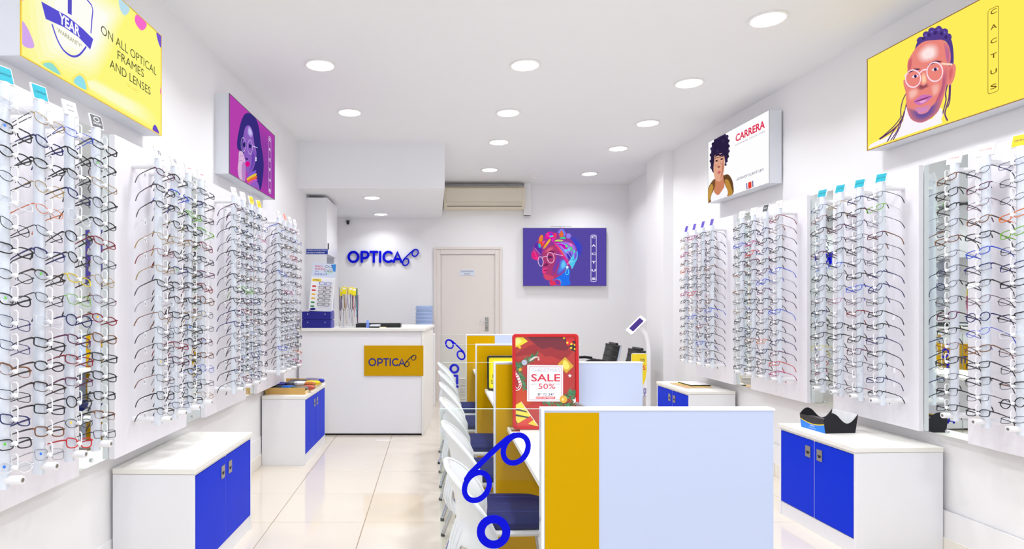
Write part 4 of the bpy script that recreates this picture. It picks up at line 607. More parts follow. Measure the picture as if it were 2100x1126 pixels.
def make_print(key, parent, y, wd, ht):
    """the flat print of a light box, in thin layers, back-lit"""
    body = MB(); mats = []; idx = {}
    def smooth(pts): return [(max(-wd/2, min(wd/2, q[0])), max(-ht/2, min(ht/2, q[1]))) for q in catmull(pts, 4)]
    for i, e in enumerate(PRINTS[key]):
        if e[0] == 'soft':                       # shaded patch of the printed picture: rings of in-between tones
            cx = sum(q[0] for q in e[3])/len(e[3]); cz = sum(q[1] for q in e[3])/len(e[3]); N = 7
            tgt = MB() if key == 'warranty' else body; tm = []
            for k in range(N):
                t = (k+1)/N; c = tuple(int(round(e[1][d]+(e[2][d]-e[1][d])*t)) for d in range(3)); f = (1.0 - .62*k/N)
                mm = glow('print_%s_%d_%d_%d' % ((key,) + c), c, PR_S[key])
                if key == 'warranty': tm.append(mm); tgt.cur = k
                else:
                    if c not in idx: idx[c] = len(mats); mats.append(mm)
                    tgt.cur = idx[c]
                tgt.flat(smooth([(cx+(q[0]-cx)*f, cz+(q[1]-cz)*f) for q in e[3]]), y - .00012*(i+1) - .000013*k)
            if key == 'warranty': tgt.build('printed_glow', tm, parent)
            continue
        c = e[1]; yy = y - .00012*(i+1); mt_ = glow('print_%s_%d_%d_%d' % ((key,) + tuple(c)), c, PR_S[key])
        solo = e[0] == 'text' or key == 'warranty' or (key == 'sport' and e[0] == 'poly0') or (e[0] == 'ring' and len(e[3]) == 20 and key != 'sport' and abs(max(p[1] for p in e[3]) - min(p[1] for p in e[3])) > .3)
        if solo: mb = MB()
        else:
            mb = body
            if c not in idx: idx[c] = len(mats); mats.append(mt_)
            mb.cur = idx[c]
        if e[0] == 'poly': mb.flat(smooth(e[2]), yy)
        elif e[0] == 'poly0': mb.flat(e[2], yy)
        elif e[0] == 'ring': mb.stroke(e[3], e[2], yy, yy+.00005, closed=True)
        elif e[0] == 'line': mb.stroke(catmull(e[3], 3, False), e[2], yy, yy+.00005)
        elif e[0] == 'text': put_text(mb, e[2], e[3], e[4], e[5], e[6], yy, (.045 if key != 'yellow' else .01) if len(e[2]) == 1 else (.03 if e[2] in ('CARRERA','YEAR') else 0))
        if solo: mb.build('lettering' if e[0] == 'text' else ('lettering_border' if e[0] == 'ring' else 'printed_shape'), mt_, parent)
    if body.f: body.build('printed_portrait', mats, parent)
def light_box(key, label, loc, rot, wd, ht, dep, bg, frame, bgs=None):
    t = thing('light_box', label, 'light box', loc, rot, 'lit advertising boxes')
    m = MB().box(-wd/2-.0035, wd/2+.0035, 0.001, dep, -ht/2-.0035, ht/2+.0035)
    m.build('housing', ALU, t, bevel=.002)
    f = MB()
    for a, b, c, d in ((-wd/2-.004,-wd/2,-ht/2-.004,ht/2+.004),(wd/2,wd/2+.004,-ht/2-.004,ht/2+.004),(-wd/2,wd/2,-ht/2-.004,-ht/2),(-wd/2,wd/2,ht/2,ht/2+.004)):
        f.box(a, b, -.004, .001, c, d)
    f.build('frame', frame, t)
    MB().flat([(-wd/2,-ht/2),(wd/2,-ht/2),(wd/2,ht/2),(-wd/2,ht/2)], -.001).build('lit_panel', glow('panel_'+key, bg, PR_S[key]), t)
    make_print(key, t, -.0012, wd, ht)
    return t
dg = MATS.get('x')
for key, label, s0, s1, z0, z1, side, bg, frm in (
    ('warranty', 'yellow and white light box reading ON ALL OPTICAL FRAMES AND LENSES', 2.217, 3.277, 2.30, 2.83, 'L', (255,250,128), mat('yellow_frame', (236,196,40), .4)),
    ('magenta', 'magenta light box with a woman in round glasses on the left wall', 4.28, 5.36, 2.31, 2.865, 'L', (188,66,178), mat('grey_frame', (92,84,98), .4)),
    ('sport', 'white light box with a curly-haired man in a brown jacket', 4.896, 5.89, 2.365, 2.945, 'R', (255,254,255), mat('silver_frame', (196,198,204), .35, metal=.4)),
    ('yellow', 'bright yellow light box with a man in clear round glasses', 2.80, 3.844, 2.362, 2.93, 'R', (255,238,92), mat('brown_frame', (150,96,40), .4))):
    xf = XL if side == 'L' else XR; sm_ = (s0+s1)/2
    light_box(key, label, (xf(sm_, .1), sm_, (z0+z1)/2), (0, 0, RL if side == 'L' else RR), (s1-s0)*1.0005, z1-z0, .1, bg, frm)
light_box('screen', 'purple light box on the back wall, woman in colourful headwrap', (1.879, 8.80, 2.066), (0,0,0), 1.192, .828, .07, (88,74,164), mat('violet_frame', (70,62,96), .4))
wr_ = thing('wall_bracket', 'thin grey hanging bracket above the purple light box', 'bracket', (1.83, YB, 2.492))
MB().tube([(-.15,-.06,0),(-.15,-.06,.012),(.15,-.06,.012),(.15,-.06,0)], .004, 6).build('rail', STEEL, wr_)
MB().cyl((0,-.06,.012), (0,0,.012), .004).build('arm', STEEL, wr_)

# ------------------------------------------------------------------ display boards, mirrors
def display_wall(side, k, s0, s1, label):
    xf, rot = (XL, AL) if side == 'L' else (XR, AR); sg = 1 if side == 'L' else -1
    face = .085 if side == 'L' else .074
    t = thing('display_board', label, 'display board', (xf(s0), s0, 0), (0, 0, rot), 'woodgrain display boards')
    l = s1-s0
    b = MB().box(*sorted((sg*(face-.03), sg*face)), 0, l, .67, 2.19).build('board', GRAIN, t, bevel=.002)
    m = MB()
    for a in (.06, l-.06): m.box(*sorted((0, sg*(face-.03))), a-.03, a+.03, .70, 2.16)
    m.build('wall_batten', LAM, t)
def wall_mirror(side, s0, s1, label):
    xf, rot = (XL, AL) if side == 'L' else (XR, AR); sg = 1 if side == 'L' else -1
    th = (.085 if side == 'L' else .074) - .03
    t = thing('wall_mirror', label, 'mirror', (xf(s0), s0, 0), (0, 0, rot), 'tall narrow wall mirrors')
    l = s1-s0
    MB().box(*sorted((0, sg*(th-.006))), .001, l-.001, .675, 2.185).build('backing', LAM, t)
    MB().box(*sorted((sg*(th-.006), sg*(th-.0006))), .001, l-.001, .675, 2.185).build('glass_edge', GEDGE, t)
    m = MB(); x = sg*th; q = [(x,.001,.675),(x,l-.001,.675),(x,l-.001,2.185),(x,.001,2.185)]
    m.add(q if sg > 0 else q[::-1], [(0,1,2,3)]); m.build('mirror_face', MIRROR, t)
    for zz in (.70, 2.16):
        MB().cyl((sg*(th+.0004), l*.5, zz), (sg*(th+.006), l*.5, zz), .009, 12).build('screw_cap', CHROME, t, smooth=True)
near = ['nearest', 'second', 'third', 'farthest']
LB = [(1.82+1.043*k, 1.82+1.043*k+.77) for k in range(4)]
RB = [(2.485, 3.19), (3.495, 4.20), (4.475, 5.21), (5.486, 6.20)]
for k, (a, b) in enumerate(LB): display_wall('L', k, a, b, 'pale woodgrain eyewear board, %s along the left wall' % near[k])
for k, (a, b) in enumerate(RB): display_wall('R', k, a, b, 'pale woodgrain eyewear board, %s along the right wall' % near[k])
for k in range(3): wall_mirror('L', LB[k][1], LB[k+1][0], 'narrow mirror between the %s and %s boards of the left wall' % (near[k], near[k+1]))
for k in range(3): wall_mirror('R', RB[k][1], RB[k+1][0], 'narrow mirror between the %s and %s boards of the right wall' % (near[k], near[k+1]))

# ------------------------------------------------------------------ eyeglasses: meshes shared by all
def rim_outline(kind, n=20):
    hw, hh = .0255, .0185
    out = []
    for i in range(n):
        a = 2*pi*i/n; c, s = cos(a), sin(a)
        if kind == 'round': p = (.0235*c, .0215*s)
        elif kind == 'oval': p = (.0262*c, .0168*s)
        elif kind == 'rectangular':
            e = .42; p = (.0265*math.copysign(abs(c)**e, c), .0158*math.copysign(abs(s)**e, s)*(1 if s > 0 else .97))
        elif kind == 'square':
            e = .5; p = (.0255*math.copysign(abs(c)**e, c)*(1+.05*s), .0195*math.copysign(abs(s)**e, s))
        elif kind == 'cat-eye': p = (.026*math.copysign(abs(c)**.7, c), .018*math.copysign(abs(s)**.75, s) + (.004*c if s > 0 else 0))
        else: p = (.0262*math.copysign(abs(c)**.6, c), .0175*math.copysign(abs(s)**.6, s)*(1 if s > 0 else .9))
        out.append(p)
    return out
KINDS = ['rectangular', 'oval', 'square', 'round', 'cat-eye', 'soft-cornered']
STYLES = {'full': (.0023, .0022), 'wire': (.0013, .0013), 'brow': (.0027, .0011)}
def front_builder(kind, style):
    m = MB(); o = rim_outline(kind); cx = .0335; t0, t1 = STYLES[style]; thick = max(.0011, t0)
    for sg in (-1, 1):
        pts = [(sg*(cx+p[0]), -.0015*abs(p[0]/.026), p[1]) for p in o]
        m.tube(pts, [t1 + (t0-t1)*min(1, max(0, (p[1]+.003)/.012)) for p in o], 5, closed=True)
        m.tube([(sg*.0585,0,.010),(sg*.0655,.001,.0108),(sg*.067,.006,.0108)], [thick*1.1, thick*1.5, thick*1.4], 5)
        m.tube([(sg*.0105,.001,.001),(sg*.0085,.006,-.002),(sg*.0075,.007,-.008)], .0011, 4)
    m.tube([(-.0105,0,.0035),(-.005,-.001,.0062),(.005,-.001,.0062),(.0105,0,.0035)], thick*1.1, 5)
    return m
def lens_builder(kind):
    o = rim_outline(kind, 16); return MB().flat([(p[0]*.98, p[1]*.98) for p in o], 0)
def temple_builder(k=1.0):
    pts = [(0,.006,.0108),(0,.03,.0118),(0,.07,.0105),(0,.098,.008),(0,.112,.001),(0,.124,-.012),(0,.133,-.027)]
    return MB().tube(pts, [v*k for v in (.0033,.0032,.0027)] + [.0022, .0025, .0030, .0026], 6, sx=.55)
GCOL = {'black': (14,14,18), 'dark brown': (48,28,24), 'tortoiseshell': (112,66,28), 'navy blue': (22,28,92), 'gunmetal': (66,68,76), 'plum': (86,26,66), 'wine red': (128,18,36),
        'clear': (222,222,226), 'gold': (176,146,84), 'bright red': (196,24,28), 'bright blue': (30,72,196), 'magenta': (176,24,112), 'orange': (206,104,26), 'silver': (170,172,180), 'green': (110,170,40), 'yellow': (206,186,40)}
GW = [('black',44),('dark brown',9),('tortoiseshell',7),('navy blue',9),('gunmetal',9),('plum',7),('wine red',4),('clear',4),('gold',3),('bright red',1.3),('bright blue',2),('magenta',1.5),('orange',1.2),('silver',3),('green',.6),('yellow',.6)]
GM = {}
for c, rgb in GCOL.items():
    metal = c in ('gold','silver','gunmetal')
    GM[c] = mat('frame_'+c.replace(' ', '_').replace('-', '_'), rgb, .25 if metal else .18, metal=.8 if metal else 0, var=.5 if c == 'tortoiseshell' else 0, scale=90, coat=0 if metal else .3)
FRONT = {}; LENSM = {}
for kd in KINDS:
    for st_ in STYLES:
        o = front_builder(kd, st_).build('eyeglasses_'+kd+'_'+st_, GM['black'], smooth=True); FRONT[kd, st_] = o.data; bpy.data.objects.remove(o)
    o = lens_builder(kd).build('lens_'+kd, LENS); LENSM[kd] = o.data; bpy.data.objects.remove(o)
o = temple_builder().build('temple', GM['black'], smooth=True); TEMPLE = o.data; bpy.data.objects.remove(o)
o = temple_builder(.62).build('temple_wire', GM['black'], smooth=True); TEMPLE_T = o.data; bpy.data.objects.remove(o)
TAGM = mat('paper_tag', (244, 244, 246), .7); TINK = mat('tag_ink', (60,60,66), .8)
m = MB().box(-.0008, .0008, 0, .011, -.030, 0); m.cur = 1
for q in range(4): m.box(-.0012, -.0008, .003, .008, -.012-.004*q, -.010-.004*q)
o = m.build('price_tag', [TAGM, TINK]); PTAG = o.data; bpy.data.objects.remove(o)
STK = {c: mat('sticker_'+c, rgb, .5) for c, rgb in (('blue',(20,110,230)),('yellow',(240,200,30)),('green',(90,190,60)))}
o = MB().flat(ellipse(0, 0, .005, .005, n=12), 0).build('lens_sticker', STK['blue']); STICK = o.data; bpy.data.objects.remove(o)
def setmat(o, mtl):
    o.material_slots[0].link = 'OBJECT'; o.material_slots[0].material = mtl
def child(me, name, parent, loc=(0,0,0), mtl=None, rot=(0,0,0), scale=None):
    o = bpy.data.objects.new(name, me); COL.objects.link(o); o.parent = parent; o.location = loc; o.rotation_euler = rot
    if scale: o.scale = scale
    if mtl: setmat(o, mtl)
    return o
rg = random.Random(11)
def pick_col():
    r = rg.uniform(0, sum(w for _, w in GW))
    for c, w_ in GW:
        r -= w_
        if r <= 0: return c
    return 'black'
def eyeglasses(loc, rot, kind, col, tcol, label, group, tagged=False, sticker=None, style='full'):
    root = bpy.data.objects.new('eyeglasses', FRONT[kind, style]); COL.objects.link(root)
    root.location = loc; root.rotation_euler = rot; setmat(root, GM[col]); tag(root, label, 'eyeglasses', group)
    for sg in (-1, 1):
        child(LENSM[kind], 'lens', root, (sg*.0335, -.0003, 0))
        t = child(TEMPLE_T if style == 'wire' else TEMPLE, 'temple', root, (sg*.067, 0, 0), GM[tcol], (0, 0, sg*R(3)))
        if tagged and sg == tagged: child(PTAG, 'price_tag', t, (0, .06, .009))
    if sticker: child(STICK, 'lens_sticker', root, (-.036 if tagged != 1 else .036, -.0022, .003), STK[sticker])
    return root
_geo = {}
def geo(me):
    if me.name not in _geo: _geo[me.name] = ([v.co.copy() for v in me.vertices], [tuple(p.vertices) for p in me.polygons])
    return _geo[me.name]

# ------------------------------------------------------------------ rods that carry them
HOLD = MB()
def holder_builder(sg):
    m = MB()
    m.tube([(sg*.012,.008,-.002),(sg*.030,.006,0),(sg*.040,.004,.001)], [.006,.0085,.0075], 10)
    m.tube([(sg*.020,.010,.004),(sg*.0195,.010,.036),(sg*.024,.010,.043),(sg*.036,.010,.043),(sg*.0405,.010,.036),(sg*.040,.010,.004)], .0022, 6)
    return m
HOLDM = {}
for sg in (-1, 1):
    o = holder_builder(sg).build('security_holder', WPL, smooth=True); HOLDM[sg] = o.data; bpy.data.objects.remove(o)
ZR0, ZR1 = .80, 2.115
def rod_section():
    m = MB(); n = 12
    pts = [(.017*math.copysign(abs(cos(2*pi*k/n))**.7, cos(2*pi*k/n)), .017*math.copysign(abs(sin(2*pi*k/n))**.7, sin(2*pi*k/n))) for k in range(n)]
    return m.prism(pts, ZR0, ZR1)
o = rod_section().build('display_rod', ROD, smooth=True, bevel=0); RODM = o.data; bpy.data.objects.remove(o)
CARD = {c: mat('card_'+c, rgb, .4) for c, rgb in (('teal',(0,168,190)),('white',(238,236,240)),('charcoal',(82,82,90)),('yellow',(246,200,20)),('violet',(92,72,180)),('red',(240,150,140)))}
INK = {c: mat('ink_'+c, rgb, .6) for c, rgb in (('dark',(70,70,80)),('red',(214,60,80)),('white',(245,245,245)),('coral',(226,110,96)),('teal',(0,84,104)),('violet',(60,46,90)),('navy',(40,40,90)))}
def display_rod(side, y, k, j, label, card):
    xf, sg, rz = (XL, 1, RL) if side == 'L' else (XR, -1, RR)
    d = .21 if side == 'L' else .199
    x = xf(y, d); back = d - (.085 if side == 'L' else .074)
    r = bpy.data.objects.new('display_rod', RODM); COL.objects.link(r); r.location = (x, y, 0)
    tag(r, label, 'display rod', 'eyewear display rods')
    MB().cyl((-sg*back,0,2.078), (-sg*.010,0,2.078), .0145, 14).build('top_bracket', WPL, r, smooth=True)
    lb = MB().cyl((-sg*back,0,.828), (sg*.062,0,.828), .0145, 14).build('bottom_bracket', WPL, r, smooth=True)
    MB().cyl((sg*.0622,0,.828), (sg*.0645,0,.828), .007, 10).build('end_screw', STEEL, lb)
    for i in range(16): child(HOLDM[sg], 'security_holder', r, (0, 0, 2.036-.078*i))
    kind, ink, lines, wd, ht = card
    h = MB().box(-wd/2-.004, wd/2+.004, 0, .007, 0, ht+.008).build('sign_holder', WPL, r, (sg*.012, -.004, ZR1-.004), (R(-16), 0, rz - sg*R(16)), bevel=.001)
    MB().box(-wd/2, wd/2, -.0012, 0, .004, ht+.004).build('card', CARD[kind], h)
    m = MB()
    for q, (tx, tw, th_) in enumerate(lines):
        z = .004 + ht*(.5 if len(lines) == 1 else (.66 - .36*q))
        if tx == 'O': m.stroke(ellipse(0, z, tw*wd/2, th_*ht/2, n=18), .0035, -.0018, -.0013, closed=True)
        elif tx == 'V': m.flat([(-tw*wd/2, z+.006), (0, z-.006), (tw*wd/2, z+.006), (0, z+.001)], -.0016)
        else: put_text(m, tx, 0, z, tw*wd, th_*ht, -.0016, 0 if 'M' in tx else .012)
    m.build('lettering', INK[ink], h)
    return r
c52 = (.052, .052)
cards = {
 ('L',0): [('teal','teal',[('CACTUS',.8,.14)])+c52, ('teal','teal',[('CACTUS',.8,.14)])+c52, ('white','dark',[('EMPORIO',.6,.14),('ARMANI',.55,.14)])+c52, ('charcoal','white',[('O',.5,.36),('OAKLEY',.82,.17)])+c52],
 ('L',1): [('white','navy',[('N',.34,.5)])+(.045,.055)]*2 + [('white','red',[('CARRERA',.75,.13)])+(.045,.055)]*2,
 ('L',2): [('white','coral',[('OXYGENE',.7,.1)])+(.044,.055)]*2 + [('yellow','navy',[('OPTICA',.7,.14)])+(.044,.055)]*2,
 ('L',3): [('white','dark',[('N',.3,.3)])+(.04,.055), ('red','coral',[('CARRERA',.7,.1)])+(.034,.06)] + [('white','dark',[('N',.3,.3)])+(.04,.055)]*2,
 ('R',0): [None, ('yellow','navy',[('OPTICA',.75,.16)])+(.066,.054), ('white','coral',[('OXYGENE',.82,.15)])+(.066,.054), ('white','coral',[('OXYGENE',.82,.15)])+(.06,.054)],
 ('R',1): [('teal','teal',[('CACTUS',.86,.15)])+(.058,.05)]*4,
 ('R',2): [('white','coral',[('N',.2,.4)])+(.05,.055), ('charcoal','white',[('OAKLEY',.6,.18)])+(.045,.055)] + [('white','dark',[('OXYGENE',.7,.1)])+(.05,.055)]*2,
 ('R',3): [('violet','violet',[('CACTUS',.6,.1)])+(.034,.062)]*4 }
cardname = {'teal':'teal','white':'white','charcoal':'charcoal','yellow':'yellow','violet':'violet','red':'pink'}
rods = []
for k in range(4):
    for j in range(4): rods.append(('L', 1.98+1.043*k+.171*j, k, j))
R0 = [2.61, 3.605, 4.60, 5.62]
for k in range(4):
    for j in range(4):
        if k == 0 and j == 0: continue
        rods.append(('R', R0[k]+.171*j, k, j))
spots = []
SN = {'L': 'left', 'R': 'right'}
for side, y, k, j in rods:
    cd_ = cards[(side, k)][j]
    display_rod(side, y, k, j, 'white rod with %s card, %s rod on the %s %s-wall board' % (cardname[cd_[0]], near[j], near[k], SN[side]), cd_)
    xf, sg = (XL, 1) if side == 'L' else (XR, -1); d = .21 if side == 'L' else .199
    for i in range(16): spots.append((y, side, k, j, i, xf(y, d) + sg*.030, sg))
spots.sort(key=lambda s: s[0])
PHI = {'L': 15, 'R': 5}
stuff = MB(); stuff_m = [LENS] + [GM[c] for c in GCOL]; cidx = {c: n_+1 for n_, c in enumerate(GCOL)}
for q, (y, side, k, j, i, x, sg) in enumerate(spots):
    kind = rg.choice(KINDS + ['rectangular', 'rectangular', 'soft-cornered', 'oval']); col = pick_col()
    tcol = col if rg.random() < .7 else rg.choice(['black', 'dark brown', pick_col()])
    if col == 'clear': tcol = rg.choice(['clear', 'silver', 'black'])
    phi = PHI[side] + rg.uniform(-7, 7)
    rot = (R(-17 + rg.uniform(-5, 5)), sg*R(11 + rg.uniform(-5, 5)), sg*(R(90) - R(phi)))
    style = 'wire' if (col in ('gold','silver','gunmetal','clear') or rg.random() < .25) else ('brow' if rg.random() < .3 else 'full')
    loc = (x, y + .010, 2.036 - .078*i + rg.uniform(-.003, .003))
    if q < 300:
        lab = '%s %s eyeglasses, %s from top, %s rod, %s %s-wall board' % (col, kind, ORD[i], near[j], near[k], SN[side])
        lab = lab.replace('topmost from top', 'topmost').replace('lowest from top', 'lowest')
        tg = (-sg if False else (-1 if side == 'L' else 1)) if (j == 0 and rg.random() < (.75 if side == 'L' else .25)) else False
        if side == 'L' and k == 0 and rg.random() < .35: tg = -1
        st = rg.choice(['blue','blue','yellow','green']) if (side == 'L' and rg.random() < .16) else None
        eyeglasses(loc, rot, kind, col, tcol, lab, 'eyeglasses on the display boards', tg, st, style)
    else:
        M = Matrix.Translation(loc) @ (Matrix.Rotation(rot[2],4,'Z') @ Matrix.Rotation(rot[1],4,'Y') @ Matrix.Rotation(rot[0],4,'X'))
        for me, off, mi in [(FRONT[kind, style], Vector((0,0,0)), cidx[col])] + [(LENSM[kind], Vector((s_*.0335,0,0)), 0) for s_ in (-1,1)] + [(TEMPLE_T if style == 'wire' else TEMPLE, Vector((s_*.067,0,0)), cidx[tcol]) for s_ in (-1,1)]:
            vs, fs = geo(me); stuff.cur = mi; stuff.add([M @ (v + off) for v in vs], fs)
so = stuff.build('eyeglasses_far', stuff_m)
tag(so, 'many eyeglasses in rows on the far boards of both walls', 'eyeglasses'); so['kind'] = 'stuff'

# ------------------------------------------------------------------ low cabinets along the walls
def cabinet(side, s0, s1, dep, label):
    xf, rot, sg = (XL, AL, 1) if side == 'L' else (XR, AR, -1)
    t = thing('low_cabinet', label, 'cabinet', (xf(s0, .016), s0, 0), (0, 0, rot), 'low white cabinets with blue doors')
    l = s1-s0; H = .6; c = .018
    def bx(m, a, b, *r): return m.box(*sorted((sg*a, sg*b)), *r)
    m = MB(); bx(m, 0, dep-.002, 0, c, 0, H-.028); bx(m, 0, dep-.002, l-c, l, 0, H-.028); bx(m, 0, .012, c, l-c, .0, H-.028); bx(m, .012, dep-.03, c, l-c, .09, .105)
    m.build('carcass', LAM, t, bevel=.0012)
    m = MB(); bx(m, dep-.024, dep-.008, c, l-c, 0, .088); m.build('plinth', LAM, t)
    m = MB(); bx(m, 0, dep+.004, -.003, l+.003, H-.026, H); m.build('worktop', EDGE, t, bevel=.002)
    m = MB(); bx(m, dep-.03, dep-.006, c, l-c, H-.040, H-.028); m.build('top_rail', EDGE, t)
    dw = (l-2*c)/2
    for q in (0, 1):
        y0 = c + q*dw + .003; y1 = c + (q+1)*dw - .003
        m = MB(); bx(m, dep-.02, dep-.001, y0, y1, .094, H-.043); d = m.build('door', BLUE, t, bevel=.0012)
        hy = (y1-.05) if q == 0 else (y0+.05); hz = H-.115
        m = MB(); bx(m, dep-.001, dep+.0025, hy-.024, hy+.024, hz-.034, hz+.034); m.cur = 1
        pts = [(hy-.016, hz+.002)] + [(hy-.016*cos(pi*a/8), hz+.002-.018*sin(pi*a/8)) for a in range(1, 8)] + [(hy+.016, hz+.002)]
        x = sg*(dep+.003); m.add([(x, p[0], p[1]) for p in (pts if sg > 0 else pts[::-1])], [tuple(range(len(pts)))])
        m.build('cup_handle', [STEEL, DARK], d)
    m = MB(); bx(m, dep-.024, dep-.003, l/2-.002, l/2+.002, .09, H-.04); m.build('door_divider', EDGE, t)
    return t
cabinet('L', 2.965, 3.81, .40, 'white low cabinet with bare top, near the camera on the left')
cabinet('L', 5.28, 6.12, .375, 'white low cabinet carrying the tray of cases, beside the counter')
cabinet('R', 3.40, 4.10, .50, 'white low cabinet carrying the black lens box, right wall')
cabinet('R', 5.56, 6.28, .43, 'white low cabinet carrying the magazines, far right')

# ------------------------------------------------------------------ things on the cabinets
tr_ = thing('case_tray', 'plywood tray on the left cabinet, filled with spectacle cases', 'tray', (-1.29, 5.70, .6005), (0, 0, AL))
PLY = mat('plywood', (206, 164, 90), .6, var=.12, scale=12, stretch=(1,1,12))
MB().box(-.17, .17, -.33, .33, 0, .008).build('base', PLY, tr_)
for a, b, c, d in ((-.18,.17,-.34,-.33),(-.18,.17,.33,.34)): MB().box(a, b, c, d, 0, .058).build('end_board', PLY, tr_)
for a, b in ((-.18,-.17),(.17,.18)): MB().box(a, b, -.33, .33, 0, .03).build('side_board', mat('plywood_edge', (236, 214, 168), .6), tr_)
def case_mesh():
    m = MB(); n = 14; prof = []
    for i in range(9):
        u = -1 + 2*i/8; rr = (1-abs(u)**4)**.5 if abs(u) < 1 else 0
        prof.append((u*.078, max(.02, rr)))
    rings = []
    for x, r in prof:
        rings.append([(x, r*.032*math.copysign(abs(cos(2*pi*k/n))**.75, cos(2*pi*k/n)), .022+r*.022*math.copysign(abs(sin(2*pi*k/n))**.8, sin(2*pi*k/n))) for k in range(n)])
    vs = [p for r in rings for p in r]
    fs = [(i*n+k, i*n+(k+1)%n, (i+1)*n+(k+1)%n, (i+1)*n+k) for i in range(8) for k in range(n)] + [tuple(range(n-1,-1,-1)), tuple(8*n+k for k in range(n))]
    return m.add(vs, fs)
o = case_mesh().build('case', BLK, smooth=True); CASE = o.data; bpy.data.objects.remove(o)
o = MB().tube([(p[0]*.0785*1.0, p[1]*.0325, .022) for p in [(cos(2*pi*a/20), math.copysign(abs(sin(2*pi*a/20))**.55, sin(2*pi*a/20))) for a in range(20)]], .0012, 4, closed=True).build('case_seam', DARK); SEAM = o.data; bpy.data.objects.remove(o)
cases = [('dark green',(34,44,40),-1.40,5.50,.010,20),('bright blue',(8,112,220),-1.30,5.49,.012,8),('olive green',(72,84,58),-1.22,5.47,.008,14),('taupe',(122,110,104),-1.165,5.47,.008,25),('terracotta',(196,92,74),-1.13,5.50,.012,-30),
         ('indigo',(44,34,150),-1.385,5.62,.026,35),('slate grey',(112,110,122),-1.29,5.63,.034,38),('silver white',(214,216,216),-1.215,5.60,.036,40),('tan leather',(190,112,44),-1.155,5.61,.030,-15),('yellow',(238,206,0),-1.13,5.70,.030,12),
         ('grey',(96,90,96),-1.20,5.76,.034,-35),('glossy black',(22,18,30),-1.15,5.80,.016,20),('violet grey',(128,118,150),-1.17,5.90,.03,10),('royal blue',(34,36,180),-1.125,5.92,.020,-20),('brown',(90,64,50),-1.33,5.78,.014,-12),('charcoal',(56,54,60),-1.33,5.92,.012,15)]
for nm, rgb, x, y, dz, a in cases:
    c = bpy.data.objects.new('spectacle_case', CASE); COL.objects.link(c); c.location = (x, y, .6085+dz-.001); c.rotation_euler = (0, R(a*.15), R(a))
    setmat(c, mat('case_'+nm.replace(' ', '_'), rgb, .35, var=.06, scale=40)); tag(c, '%s spectacle case in the plywood tray' % nm, 'spectacle case', 'spectacle cases in the plywood tray')
    child(SEAM, 'seam', c)

lb = thing('lens_box', 'black card dispenser box with wavy sides and blue front', 'box', (2.49, 3.87, .6), (0, 0, R(-84)))
lb.scale = (1, 1.15, 1)
# local: x across the front, y to the back
fx, dp = .105, .17
FELT = mat('black_card', (14, 12, 22), .75); SKY = mat('sky_blue_print', (0, 126, 240), .4)
wave = [(-.085,.0),(.085,.0),(.102,.115)] + [(.102-.19*t_, .115*(1-t_) + .10*t_ + (-.052*sin(2*pi*min(1,t_/.62)*.5) if t_ < .62 else .022*sin(pi*(t_-.62)/.38))) for t_ in [i/16 for i in range(1, 16)]] + [(-.095,.088)]
for sx in (-1, 1):
    m = MB(); poly = [(p[0], p[1]) for p in wave]; n = len(poly); x0, x1 = sx*fx-.002, sx*fx+.002
    m.add([(x0,p[0],p[1]) for p in poly] + [(x1,p[0],p[1]) for p in poly], [tuple(range(n)), tuple(range(2*n-1,n-1,-1))] + [((i+1)%n,i,n+i,n+(i+1)%n) for i in range(n)])
    m.build('wavy_side', FELT, lb)
m = MB(); m.add([(-fx,-.087,0),(fx,-.087,0),(fx,-.097,.086),(-fx,-.097,.086),(-fx,-.083,0),(fx,-.083,0),(fx,-.093,.086),(-fx,-.093,.086)], [(0,1,2,3),(7,6,5,4),(0,4,5,1),(3,2,6,7),(0,3,7,4),(1,5,6,2)])
fp = m.build('front_panel', mat('dark_print', (46, 40, 44), .5), lb)
def onfront(x, z, e): return (x, -.087-.01*z/.086-e, z)
m = MB(); N = 12; arc = [(-fx+2*fx*i/N, .066-.030*sin(pi*(.12+.72*i/N))) for i in range(N+1)]
m.add([onfront(-fx,.001,.0008)] + [onfront(fx,.001,.0008)] + [onfront(x,z,.0008) for x,z in arc[::-1]], [tuple(range(N+3))]); m.build('blue_print', SKY, fp)
m = MB(); m.add([onfront(x,z,.0012) for x,z in arc] + [onfront(x,z+.006,.0012) for x,z in arc], [(i,i+1,N+2+i,N+1+i) for i in range(N)]); m.build('yellow_print', mat('yellow_print', (244, 214, 30), .4), fp)
m = MB(); put_text(m, 'OPTICA', 0, 0, .04, .009, 0, .02); put_text(m, 'Blue Block Specs', 0, -.015, .062, .009, 0, .0)
m.v = [onfront(v[0], v[2]+.027, .0016) for v in m.v]; m.build('lettering', mat('white_print', (240, 244, 250), .5), fp)
m = MB(); m.add([(-fx,.083,0),(fx,.083,0),(fx,.1,.113),(-fx,.1,.113),(-fx,.087,0),(fx,.087,0),(fx,.104,.113),(-fx,.104,.113)], [(0,1,2,3),(7,6,5,4),(0,4,5,1),(3,2,6,7),(0,3,7,4),(1,5,6,2)])
m.build('back_panel', WPL, lb); MB().box(-fx, fx, -.085, .085, 0, .003).build('bottom', FELT, lb)
MB().box(-fx+.003, fx-.003, -.09, -.02, .07, .074).build('inner_shelf', mat('dark_card', (70, 66, 68), .5), lb)

